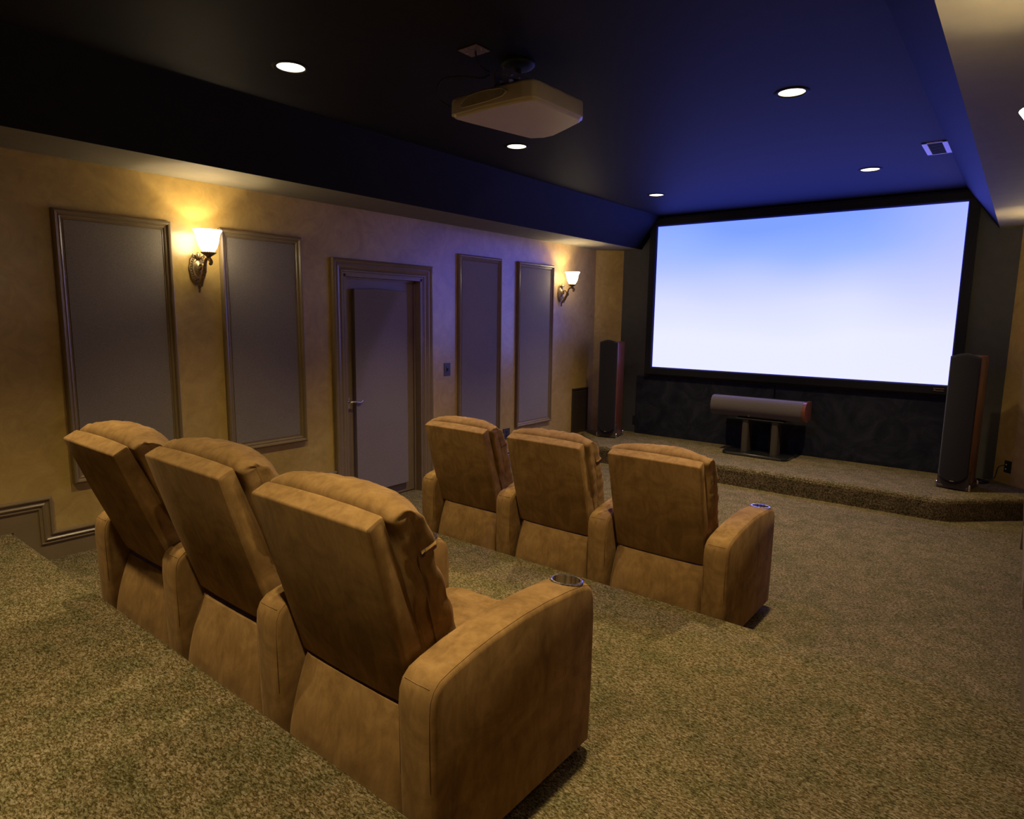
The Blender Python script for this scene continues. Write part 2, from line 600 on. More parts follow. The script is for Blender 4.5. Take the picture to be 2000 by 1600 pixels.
for nm, prof, lab in (('ceiling_slope_left', [(XA, ZS), (XB, ZC), (XB, ZC + 0.03), (XA - 0.03, ZC + 0.03), (XA - 0.03, ZS + 0.012), (XA, ZS + 0.012)], 'dark sloped side of the tray ceiling above the left soffit'),
                      ('ceiling_slope_right', [(XD, ZS), (XC, ZC), (XC, ZC + 0.03), (XD + 0.03, ZC + 0.03), (XD + 0.03, ZS + 0.012), (XD, ZS + 0.012)], 'dark sloped side of the tray ceiling above the right soffit')):
    struct(MB().prism([(x, z) for x, z in prof], 1, YB, YS).build(nm, M_CEIL), lab, 'ceiling')
struct(MB().box((-T, YB, ZS), (XA, YS, ZS + 0.011)).box((-T, YB, ZS + 0.011), (XA - 0.03, YS, ZC + 0.1)).build('soffit_left', M_SOFF), 'taupe underside of the left soffit', 'soffit')
struct(MB().box((XD, YB, ZS), (XR + T, YS, ZS + 0.011)).box((XD + 0.03, YB, ZS + 0.011), (XR + T, YS, ZC + 0.1)).build('soffit_right', M_SOFF), 'taupe underside of the right soffit', 'soffit')

# ------------------------------------------------------------------ baseboards, stepping up with the risers
CAPP = [(0.0, 0.0), (0.0, 0.026), (0.008, 0.030), (0.014, 0.030), (0.018, 0.022), (0.026, 0.019), (0.036, 0.021), (0.043, 0.027), (0.049, 0.025),
        (0.054, 0.018), (0.060, 0.017), (0.063, 0.021), (0.068, 0.021), (0.071, 0.014), (0.076, 0.013), (0.076, 0.0)]
def left_base():
    t2, t1, t0 = L2 + 0.18, L1 + 0.173, 0.19
    ys = 1.213
    mb = MB()
    # flat boards (cut to stay clear of the platforms in front of them)
    mb.prism([(YB, L2), (Y2, L2), (Y2, L1), (3.256, L1 - 0.03), (3.256, t1 - 0.02), (ys - 0.02, t1 - 0.02), (ys - 0.02, t2 - 0.02), (YB, t2 - 0.02)], 0, 0.0, 0.012)
    # cap moulding, travelling so that the wood lies to the left of the path
    path = [(3.256, t1), (ys, t1), (ys, t2), (YB, t2)]
    mb.sweep(path, CAPP, lambda a, b, h: (h, a, b))
    return mb.build('baseboard_left', M_TRIM)
struct(left_base(), 'brown glossy baseboard stepping up with the platforms on the left wall', 'baseboard')
mb = MB().prism([(4.395, 0.0), (7.0, 0.0), (7.0, 0.17), (4.395, 0.17)], 0, 0.0, 0.012)
mb.sweep([(7.0, 0.19), (4.395, 0.19)], CAPP, lambda a, b, h: (h, a, b))
struct(mb.build('baseboard_left_front', M_TRIM), 'brown baseboard between the door and the stage', 'baseboard')
mb = MB()
mb.prism([(YB, L2), (Y2, L2), (Y2, L1), (Y1, L1), (Y1, 0.0), (7.05, 0.0), (7.05, 0.17), (4.52, 0.17), (4.52, 0.36), (1.2, 0.36), (1.2, 0.58), (YB, 0.58)], 0, XR - 0.045, XR)
mb.sweep([(YB, 0.60), (1.213, 0.60), (1.213, 0.383), (4.52, 0.383), (4.52, 0.19), (7.05, 0.19)], [(-a, b) for a, b in CAPP], lambda a, b, h: (XR - (h + 0.033 if h > 0 else 0), a, b))
struct(mb.build('baseboard_right', M_TRIM), 'brown baseboard along the right wall', 'baseboard')

# ------------------------------------------------------------------ door
CAS = [(0.0, 0.0), (0.0, 0.020), (0.006, 0.034), (0.020, 0.038), (0.030, 0.032), (0.036, 0.024), (0.056, 0.026), (0.072, 0.020), (0.080, 0.014), (0.094, 0.018), (0.104, 0.018), (0.110, 0.010), (0.122, 0.010), (0.122, 0.0)]
door = MB()
door.box((-0.13, DY0, 0.008), (-0.085, DY1, DZ - 0.004))
door = door.build('door_1', M_DOORP, bevel=0.002, seg=2)
struct(door, 'brown door with a tall taupe fabric panel and lever handle', 'door')
mb = MB()
a0, a1, zt = DY0 - 0.005, DY1 + 0.005, DZ + 0.005
path = [(a1, 0.0), (a1, zt), (a0, zt), (a0, 0.0)]
prof = [(-(0.122 - a), b) for a, b in CAS]
mb.sweep(path, prof, lambda a, b, h: (h, a, b))
mb.build('door_casing', M_TRIM, door)
mb = MB()
mb.box((-0.145, DY0 - 0.002, 0.0), (0.008, DY0 + 0.018, DZ)).box((-0.145, DY1 - 0.018, 0.0), (0.008, DY1 + 0.002, DZ)).box((-0.145, DY0, DZ - 0.018), (0.008, DY1, DZ + 0.002))
mb.box((-0.082, DY0 + 0.018, 0.0), (-0.068, DY0 + 0.034, DZ - 0.018)).box((-0.082, DY1 - 0.034, 0.0), (-0.068, DY1 - 0.018, DZ - 0.018)).box((-0.082, DY0 + 0.018, DZ - 0.034), (-0.068, DY1 - 0.018, DZ - 0.018))
mb.build('door_jamb', M_TRIM, door)
pl = [(3.53, 0.105), (4.135, 0.105)] + [(4.135 - 0.605 * k / 16, 1.925 + 0.012 * math.sin(math.pi * k / 16) ** 3) for k in range(17)]
tag(MB().prism([(y, z) for y, z in pl], 0, -0.0845, -0.045).build('fabric_panel', M_FABRIC, door, bevel=0.006), 'taupe fabric panel')
h = MB()
h.prism(rounded([(3.442, 0.885), (3.486, 0.885), (3.486, 0.985), (3.442, 0.985)], 0.016), 0, -0.085, -0.077)
rose = [(0.0, 0.0)]
h.tube([(-0.08, 3.464, 0.945), (-0.035, 3.464, 0.945)], [0.012, 0.009], 14)
h.tube([(-0.035, 3.458, 0.945), (-0.033, 3.478, 0.949), (-0.03, 3.505, 0.951), (-0.03, 3.535, 0.944), (-0.03, 3.560, 0.938), (-0.03, 3.580, 0.943), (-0.032, 3.592, 0.955)], [0.008, 0.009, 0.008, 0.007, 0.007, 0.006, 0.004], 12)
h.tube([(-0.08, 3.464, 0.900), (-0.070, 3.464, 0.900)], 0.010, 12)
tag(h.build('door_handle', M_CHROME, door, smooth=False, bevel=0.0015, seg=2), 'silver lever handle')
struct(MB().box((-T - 0.02, DY0 - 0.05, 0), (-T, DY1 + 0.05, DZ + 0.05)).build('wall_behind_door', M_WALL), 'wall plane closing the doorway', 'wall')
mb = MB().prism([(6.10, 0.0), (6.16, 0.0), (6.16, 2.17), (6.10, 2.17)], 0, XR - 0.068, XR)
struct(mb.build('trim_1', M_TRIM, bevel=0.006), 'brown vertical trim on the right wall', 'trim')

# ------------------------------------------------------------------ framed fabric wall panels
PRO = [(0.0, 0.0), (0.0, 0.022), (0.005, 0.032), (0.013, 0.037), (0.022, 0.034), (0.027, 0.026), (0.030, 0.020), (0.037, 0.022), (0.044, 0.018), (0.048, 0.012), (0.053, 0.013), (0.057, 0.009), (0.057, 0.0)]
def wall_panel(y0, y1, z0, z1, label, wall_x=0.0, sgn=1):
    e = empty('acoustic_panel', (wall_x, (y0 + y1) / 2, z0), label, 'wall panel', None)
    hw, hh = (y1 - y0) / 2, z1 - z0
    mb = MB()
    mb.sweep([(-hw, 0), (hw, 0), (hw, hh), (-hw, hh)], PRO, lambda a, b, h_: (sgn * h_, a, b), closed=True)
    mb.build('frame', M_TRIM, e)
    b = 0.058
    f = MB().box((0.001 * sgn, -hw + b, b), (0.013 * sgn, hw - b, hh - b))
    tag(f.build('fabric', M_FABRIC, e, bevel=0.002), 'taupe woven fabric')
    return e
wall_panel(1.335, 2.004, 0.648, 2.293, 'tall framed taupe fabric panel farthest left, left of the nearer sconce')
wall_panel(2.331, 2.984, 0.685, 2.290, 'framed taupe fabric panel between the nearer sconce and the door')
wall_panel(4.766, 5.436, 0.445, 2.319, 'framed taupe fabric panel right of the door beside the wall switch')
wall_panel(5.727, 6.420, 0.445, 2.316, 'framed taupe fabric panel farthest right, beside the farther sconce')

# ------------------------------------------------------------------ sconces
def sconce(loc, label, rz=0.0):
    e = empty('wall_sconce', loc, label, 'wall lamp', None, rz)
    # local: +x away from the wall, z up, origin on the wall at the plate centre
    N = 40
    mb = MB()
    rings = [(1.0, 0.0), (1.0, 0.007), (0.93, 0.013), (0.86, 0.010), (0.78, 0.012), (0.70, 0.020), (0.60, 0.024), (0.54, 0.021), (0.48, 0.024), (0.30, 0.036), (0.12, 0.042)]
    ry, rz_ = 0.058, 0.098
    vs, fs = [], []
    for s_, x_ in rings:
        for k in range(N):
            t = 2 * math.pi * k / N
            sc = s_ * (1 + (0.035 * math.cos(10 * t) if s_ > 0.9 else 0))
            vs.append((x_, ry * sc * math.cos(t), rz_ * sc * math.sin(t) * (1.12 if math.sin(t) < 0 else 1.0)))
    for i in range(len(rings) - 1):
        for k in range(N):
            k2 = (k + 1) % N
            fs.append((i * N + k, i * N + k2, (i + 1) * N + k2, (i + 1) * N + k))
    fs.append(tuple(range(N - 1, -1, -1)))
    fs.append(tuple((len(rings) - 1) * N + k for k in range(N)))
    mb.add(vs, fs)
    for k in range(30):   # beaded edge
        t = 2 * math.pi * k / 30
        mb.sphere((0.016, 0.047 * math.cos(t), 0.080 * math.sin(t) * (1.12 if math.sin(t) < 0 else 1.0)), 0.0042, 8, 6)
    for sgn in (-1, 1):   # leaf scrolls at the top
        mb.tube([(0.020, 0.004 * sgn, 0.055), (0.030, 0.020 * sgn, 0.085), (0.032, 0.036 * sgn, 0.092), (0.028, 0.042 * sgn, 0.078), (0.026, 0.034 * sgn, 0.070)], [0.006, 0.009, 0.007, 0.005, 0.003], 8)
    mb.tube([(0.02, 0, 0.06), (0.03, 0, 0.09), (0.02, 0, 0.108)], [0.010, 0.012, 0.004], 8)
    mb.build('back_plate', M_BRONZE, e, smooth=True)
    # acanthus scroll arm in the x-z plane
    arm = MB()
    def spline(pts, n=8):
        P = [Vector((p[0], 0, p[1])) for p in pts]
        R_ = [p[2] for p in pts]
        P = [P[0]] + P + [P[-1]]; R_ = [R_[0]] + R_ + [R_[-1]]
        op, orr = [], []
        for i in range(1, len(P) - 2):
            for k in range(n):
                t = k / n
                a, b, c, d = P[i - 1], P[i], P[i + 1], P[i + 2]
                q = 0.5 * ((2 * b) + (c - a) * t + (2 * a - 5 * b + 4 * c - d) * t * t + (3 * b - a - 3 * c + d) * t ** 3)
                op.append(q); orr.append(R_[i] * (1 - t) + R_[i + 1] * t)
        op.append(P[-2]); orr.append(R_[-2])
        return op, orr
    for pts in (
        [(0.010, -0.150, 0.004), (0.024, -0.158, 0.007), (0.030, -0.146, 0.006), (0.022, -0.132, 0.009), (0.045, -0.100, 0.012), (0.085, -0.050, 0.015), (0.110, 0.000, 0.013), (0.122, 0.035, 0.011), (0.142, 0.058, 0.010), (0.168, 0.060, 0.010), (0.184, 0.045, 0.009), (0.200, 0.040, 0.007)],
        [(0.030, 0.000, 0.008), (0.052, 0.022, 0.008), (0.080, 0.024, 0.008), (0.094, 0.006, 0.008), (0.100, -0.020, 0.009)],
        [(0.168, 0.060, 0.008), (0.196, 0.052, 0.009), (0.205, 0.034, 0.010), (0.192, 0.022, 0.010), (0.182, 0.030, 0.007)],
        [(0.062, -0.080, 0.007), (0.050, -0.062, 0.006), (0.058, -0.046, 0.004)],
        [(0.104, -0.030, 0.006), (0.122, -0.030, 0.005), (0.130, -0.018, 0.003)],
        [(0.030, 0.0, 0.008), (0.046, -0.006, 0.010), (0.056, 0.004, 0.009), (0.050, 0.014, 0.006)],
    ):
        p, r_ = spline(pts)
        arm.tube(p, r_, 10)
    for k in range(7):    # leaf teeth under the arm
        t = k / 6
        x_, z_ = 0.050 + 0.062 * t, -0.112 + 0.105 * t
        arm.sphere((x_ + 0.010, 0, z_ - 0.004), 0.0075, 8, 6, (1, 0.7, 1.2))
    arm.build('scroll_arm', M_BRONZE, e, smooth=True)
    cx = 0.172
    cup = MB().lathe([(0.010, 0.055), (0.013, 0.066), (0.018, 0.074), (0.034, 0.084), (0.045, 0.092), (0.046, 0.098), (0.040, 0.100), (0.034, 0.104)], (cx, 0, 0), 28)
    for k in range(22):
        t = 2 * math.pi * k / 22
        cup.sphere((cx + 0.044 * math.cos(t), 0.044 * math.sin(t), 0.098), 0.005, 8, 6)
    cup.build('cup', M_BRONZE, e, smooth=True)
    # bell shaped glass shade, open at the top, with thickness
    outer = [(0.030, 0.103), (0.040, 0.112), (0.052, 0.128), (0.061, 0.150), (0.067, 0.175), (0.071, 0.200), (0.078, 0.225), (0.090, 0.243)]
    inner = [(r_ - 0.004, z_ + (0.004 if i == 0 else 0)) for i, (r_, z_) in enumerate(outer)][::-1]
    sh = MB().lathe(outer + inner, (cx, 0, 0), 36)
    sh = sh.build('glass_shade', M_SHADE, e, smooth=True)
    # the bulb: a small point lamp low in the bowl, so the open top throws a sharp arch on the wall
    lamp('bulb_light', 'POINT', (cx, 0, 0.155), SCONCE_W, SCONCE_COL, 0.012, e)
    return e
SCZ = 2.003
sconce((0.0, 2.172, SCZ), 'bronze scroll sconce with lit bell shade on the left wall, between the two nearest panels')
sconce((0.0, 6.590, SCZ), 'bronze scroll sconce with lit bell shade near the far left corner')
sconce((XR, 2.20, SCZ), 'lit bell-shaded sconce on the right wall, the nearer one, under the right soffit', math.pi)
sconce((XR, 6.70, SCZ), 'lit bell-shaded sconce on the right wall near the right end of the screen', math.pi)

# ------------------------------------------------------------------ recessed downlights
def downlight(x, y, label):
    e = empty('recessed_light', (x, y, ZC), label, 'ceiling light', 'recessed lights in the tray ceiling')
    ring = MB().lathe([(R_CAN - 0.003, 0.0), (R_CAN - 0.003, -0.003), (R_CAN + 0.004, -0.006), (R_CAN + 0.018, -0.004), (R_CAN + 0.022, 0.0)], (0, 0, 0), 40, cap=False)
    ring.build('trim_ring', M_CEIL, e, smooth=True)
    can = MB().lathe([(R_CAN - 0.002, 0.001), (R_CAN - 0.004, 0.03), (0.060, 0.075), (0.052, 0.105)], (0, 0, 0), 40, cap=False)
    can.build('reflector', M_CANREF, e, smooth=True)
    lp = MB().lathe([(0.0505, 0.106), (0.0505, 0.075), (0.046, 0.062), (0.034, 0.054), (0.012, 0.050)], (0, 0, 0), 32)
    lp.build('lamp_face', M_CAN, e, smooth=True)
    lamp('down_light', 'SPOT', (0, 0, 0.040), CAN_W, CAN_COL, 0.035, e, spot_size=math.radians(92), spot_blend=1.0)
    return e
CL = ['lit recessed light nearest the left foreground', 'lit recessed light just below the projector', 'lit recessed light nearest the left end of the screen',
      'lit recessed light right of the projector', 'lit recessed light above the right half of the screen'] + ['lit recessed light over the nearer recliners, outside the view'] * 3
for (x, y), l in zip(CANS, CL):
    o = downlight(x, y, l)

# ------------------------------------------------------------------ ceiling vent
e = empty('ceiling_vent', (3.865, 5.76, ZC), 'square white ceiling vent above the right side of the screen', 'vent')
W, D = 0.060, 0.195
mb = MB()
mb.box((-W - 0.025, -D, -0.008), (W + 0.012, -D + 0.012, 0)).box((-W - 0.025, D - 0.012, -0.008), (W + 0.012, D, 0)).box((-W - 0.025, -D, -0.008), (-W + 0.008, D, 0)).box((W - 0.022, -D, -0.008), (W + 0.012, D, 0))
mb.build('vent_frame', M_WHITE, e, bevel=0.002)
mb = MB().box((-W, -D + 0.01, -0.003), (W - 0.01, D - 0.01, 0.0))
for k in range(9):
    y_ = -D + 0.03 + k * (2 * D - 0.06) / 8
    mb.box((-W, y_, -0.007), (W - 0.01, y_ + 0.010, -0.002))
mb.build('louvres', M_BLACKM, e)

# ------------------------------------------------------------------ projector, mount and cables
def projector():
    zb, zt = 2.697, 2.79
    e = empty('projector', (2.37, 2.78, zb), 'champagne grey home cinema projector hanging from the dark ceiling', 'projector')
    ox, oy = 2.37, 2.78
    out = [(2.095, 2.50), (2.13, 2.485), (2.36, 2.475), (2.56, 2.485), (2.612, 2.50), (2.622, 2.53), (2.632, 2.90), (2.60, 2.945), (2.47, 3.01), (2.34, 3.07), (2.27, 3.075), (2.20, 3.04), (2.115, 2.62)]
    out = rounded([(x - ox, y - oy) for x, y in out], 0.02, 4)
    cx = sum(p[0] for p in out) / len(out); cy = sum(p[1] for p in out) / len(out)
    mb = MB()
    lv = [(0.006, 0.955), (0.0, 0.93)]
    rows = [(0.000, 0.93), (0.003, 0.955), (0.010, 0.972), (0.012, 0.972), (0.0125, 1.0), (0.018, 1.004), (0.080, 1.0), (0.090, 0.99), (0.096, 0.95)]
    n = len(out)
    vs, fs = [], []
    for z_, s_ in rows:
        vs += [(cx + (x - cx) * s_, cy + (y - cy) * s_, z_) for x, y in out]
    for i in range(len(rows) - 1):
        for k in range(n):
            k2 = (k + 1) % n
            fs.append((i * n + k, i * n + k2, (i + 1) * n + k2, (i + 1) * n + k))
    fs.append(tuple(range(n - 1, -1, -1)))
    fs.append(tuple((len(rows) - 1) * n + k for k in range(n)))
    mb.add(vs, fs)
    body = mb.build('body', M_PROJ, e, smooth=True)
    for p in body.data.polygons[-2:]:
        p.use_smooth = False
    # bowed rear grille with upright slats: lens shaped outline on the back face
    def yb(x):   # back face y, local
        return 2.475 - oy + 0.9 * (x + 0.03) ** 2 * 0.20 - 0.004
    g = MB()
    pts_t, pts_b = [], []
    m_ = 22
    x0, x1 = -0.175, 0.115
    for k in range(m_ + 1):
        t = k / m_
        x_ = x0 + (x1 - x0) * t
        top = 0.070 + 0.010 * math.sin(math.pi * min(1, t * 1.1)) - (0.022 * max(0, 0.12 - t) / 0.12) - (0.020 * max(0, t - 0.9) / 0.1)
        bot = 0.026 + 0.003 * math.cos(math.pi * t) + 0.020 * t ** 3 + (0.014 * max(0, t - 0.92) / 0.08)
        pts_t.append((x_, top)); pts_b.append((x_, bot))
    for k in range(m_):
        xa, ta, ba = pts_t[k][0], pts_t[k][1], pts_b[k][1]
        xb_, tb, bb_ = pts_t[k + 1][0], pts_t[k + 1][1], pts_b[k + 1][1]
        g.add([(xa, yb(xa) - 0.001, ba), (xb_, yb(xb_) - 0.001, bb_), (xb_, yb(xb_) - 0.001, tb), (xa, yb(xa) - 0.001, ta)], [(0, 1, 2, 3)])
    tag(g.build('grille_recess', M_BLACKM, e), 'dark recess behind the slats')
    sl = MB()
    for k in range(34):
        t = (k + 0.5) / 34
        i = min(m_ - 1, int(t * m_)); f_ = t * m_ - i
        x_ = x0 + (x1 - x0) * t
        top = pts_t[i][1] * (1 - f_) + pts_t[i + 1][1] * f_
        bot = pts_b[i][1] * (1 - f_) + pts_b[i + 1][1] * f_
        sl.box((x_ - 0.0016, yb(x_) - 0.006, bot), (x_ + 0.0016, yb(x_) - 0.0005, top))
    sl.build('rear_grille', M_PROJ, e)
    rim = MB()
    loop = [(x_, yb(x_) - 0.004, z_) for x_, z_ in pts_t] + [(x_, yb(x_) - 0.004, z_) for x_, z_ in pts_b[::-1]]
    rim.tube(loop + [loop[0]], 0.0028, 6)
    rim.build('grille_rim', M_PROJ, e, smooth=True)
    # bottom skin seam line and dark top plate
    bp = MB().prism([(cx + (x - cx) * 0.80, cy + (y - cy) * 0.80) for x, y in out], 2, 0.095, 0.108)
    tag(bp.build('top_tray', M_BLACKM, e, bevel=0.003), 'black tray on the top')
    # lens toward the screen
    ln = MB().lathe([(0.036, 0.0), (0.036, 0.02), (0.034, 0.03), (0.031, 0.03), (0.028, 0.012), (0.010, 0.010)], (0, 0, 0), 28)
    lm = ln.mesh('lens')
    lm.transform(Matrix.Translation((-0.055, 0.275, 0.056)) @ Matrix.Rotation(-math.pi / 2, 4, 'X'))
    link('lens', lm, M_BLACK, e, smooth=True)
    hd = MB().box((-0.155, 0.270, 0.088), (0.045, 0.420, 0.091))  # unseen plate added to keep the lens spill off the ceiling
    tag(hd.build('spill_shield', M_BLACKM, e), 'unseen flat black plate added above the lens to cut its spill')
    # raised lettering-like bars on the right side near the front
    tr = MB()
    for k, (y_, hgt) in enumerate([(0.02, 0.020), (0.036, 0.020), (0.052, 0.012), (0.066, 0.020), (0.080, 0.016)]):
        tr.box((0.2555 + k * 0.0003, y_, 0.030), (0.2590 + k * 0.0003, y_ + 0.008, 0.030 + hgt))
    tag(tr.build('side_buttons', M_PROJ, e), 'small raised control buttons')
    return e
PJ = projector()
# ceiling mount: round flange, short pole, yoke arms (carries the projector)
e = empty('projector_mount', (2.36, 2.71, ZC), 'black ceiling mount with metal yoke holding the projector', 'mount')
mb = MB().lathe([(0.085, 0.0), (0.085, -0.010), (0.075, -0.020), (0.055, -0.028), (0.030, -0.030)], (0, 0, 0), 36)
mb.build('flange', M_BLACKM, e, smooth=True)
MB().tube([(0, 0, -0.02), (0, 0, -0.064)], 0.018, 20).build('pole', M_BLACKM, e, smooth=True)
mb = MB()
mb.box((-0.032, -0.15, -0.100), (-0.022, 0.10, -0.062)).box((0.022, -0.15, -0.100), (0.032, 0.10, -0.062)).box((-0.03, -0.02, -0.072), (0.03, 0.02, -0.062)).box((-0.032, -0.15, -0.140), (-0.022, -0.11, -0.098)).box((0.022, -0.15, -0.140), (0.032, -0.11, -0.098))
for y_ in (-0.09, -0.03, 0.03, 0.09):
    mb.tube([(0.031, y_, -0.082), (0.037, y_, -0.082)], 0.006, 8)
tag(mb.build('yoke', M_STEEL, e, bevel=0.002), 'bare metal yoke')
mb = MB()
for a in (-1, 1):
    for b in (-1, 1):
        mb.tube([(0.02 * a, 0.05 * b, -0.098), (0.11 * a, 0.11 * b, -0.138)], 0.008, 8)
mb.box((-0.09, -0.12, -0.162), (0.12, 0.12, -0.134))
mb.build('arms', M_BLACKM, e, bevel=0.002)
# junction plate and cable
e = empty('ceiling_plate', (2.29, 2.455, ZC), 'small square brass-coloured cable plate on the ceiling behind the projector', 'plate')
MB().box((-0.06, -0.05, -0.005), (0.06, 0.05, 0.0)).build('cover', M_BRONZE, e, bevel=0.002)
for sx in (-0.045, 0.045):
    MB().sphere((sx, 0, -0.005), 0.004, 8, 6).build('screw', M_STEEL, e, smooth=True)
def curve_pts(P, n=10):
    P = [Vector(p) for p in P]
    P = [P[0]] + P + [P[-1]]
    out = []
    for i in range(1, len(P) - 2):
        a, b, c, d = P[i - 1], P[i], P[i + 1], P[i + 2]
        for k in range(n):
            t = k / n
            out.append(0.5 * ((2 * b) + (c - a) * t + (2 * a - 5 * b + 4 * c - d) * t * t + (3 * b - a - 3 * c + d) * t ** 3))
    out.append(P[-2])
    return out
c1 = MB().tube(curve_pts([(2.30, 2.455, ZC - 0.006), (2.30, 2.46, 2.94), (2.305, 2.475, 2.905), (2.318, 2.505, 2.888), (2.324, 2.532, 2.885)]), 0.0045, 8)
c1.tube(curve_pts([(2.320, 2.534, 2.872), (2.28, 2.52, 2.862), (2.20, 2.47, 2.872), (2.11, 2.42, 2.86), (2.075, 2.42, 2.79), (2.10, 2.485, 2.75)]), 0.004, 8)
tag(c1.build('projector_cable', M_BLACKM, smooth=True), 'black cable looping from the ceiling plate to the projector', 'cable')
# stray light that leaves the projector lens
sp = lamp('projector_spill', 'SPOT', (2.315, 3.115, 2.777), SPILL_W, SPILL_COL, 0.008, None, spot_size=math.radians(126), spot_blend=0.08)
ax = Vector((0, 0.788, -0.616))
sp.rotation_euler = ax.to_track_quat('-Z', 'Y').to_euler()

# ------------------------------------------------------------------ projection screen
e = empty('projection_screen', (2.363, YS, 1.0), 'wide projection screen showing a pale blue to white picture in a black frame', 'screen')
ox, oy, oz = 2.363, YS, 1.0
sx0, sx1, sz0, sz1 = 0.777, 3.949, 1.101, 2.838
FY = 7.56
mb = MB()
SPRO = [(0.0, 0.0), (0.0, 0.098), (0.006, 0.104), (0.080, 0.110), (0.088, 0.104), (0.100, 0.060), (0.100, 0.0)]
bx0, bx1, bz0, bz1 = sx0 - 0.10, sx1 + 0.10, sz0 - 0.10, sz1 + 0.10
mb.sweep([(bx0 - ox, bz0 - oz), (bx1 - ox, bz0 - oz), (bx1 - ox, bz1 - oz), (bx0 - ox, bz1 - oz)], SPRO, lambda a, b, h_: (a, -h_, b), closed=True)
mb.build('screen_frame', M_FRAMEV, e)
me = bpy.data.meshes.new('screen_surface')
yy = FY - YS + 0.035
vs = [(sx0 - ox - 0.01, yy, sz0 - oz - 0.01), (sx1 - ox + 0.01, yy, sz0 - oz - 0.01), (sx1 - ox + 0.01, yy, sz1 - oz + 0.01), (sx0 - ox - 0.01, yy, sz1 - oz + 0.01)]
me.from_pydata(vs, [], [(0, 1, 2, 3)])
uv = me.uv_layers.new(name='UVMap')
for li, c in enumerate([(0, 0), (1, 0), (1, 1), (0, 1)]):
    uv.data[li].uv = c
tag(link('screen_surface', me, M_SCREEN, e), 'lit picture, pale blue above and near white below')
# name badge on the lower right of the frame: two fine rules with a worn, unreadable script between
bd = MB()
lx, lz = 3.832 - ox, 1.036 - oz
for (a, b, c, d) in ((0.0, 0.0, 0.092, 0.004), (0.0, 0.024, 0.092, 0.028)):
    bd.box((lx + a, -0.1125, lz + b), (lx + c, -0.1085, lz + d))
zig = [(0.004, 0.018), (0.010, 0.021), (0.013, 0.013), (0.006, 0.009), (0.016, 0.010), (0.022, 0.019), (0.024, 0.010), (0.032, 0.014), (0.034, 0.009), (0.040, 0.015), (0.043, 0.009), (0.048, 0.015), (0.052, 0.010), (0.058, 0.015), (0.064, 0.010), (0.072, 0.014), (0.076, 0.019), (0.078, 0.010), (0.086, 0.013)]
bd.tube([(lx + a, -0.1105, lz + b) for a, b in zig], 0.0012, 5)
tag(bd.build('name_badge', M_STEEL, e), 'small silver badge with two rules')

# black velour panels below the screen
def velour(x0, x1, label):
    o = MB().box((x0, YS - 0.047, ST + 0.001), (x1, YS - 0.001, 0.965)).build('velour_panel', M_VELVET, bevel=0.006)
    return tag(o, label, 'panel', None)
velour(0.545, 2.296, 'black velour-covered panel below the left half of the screen')
velour(2.312, 3.945, 'black velour-covered panel below the right half of the screen')

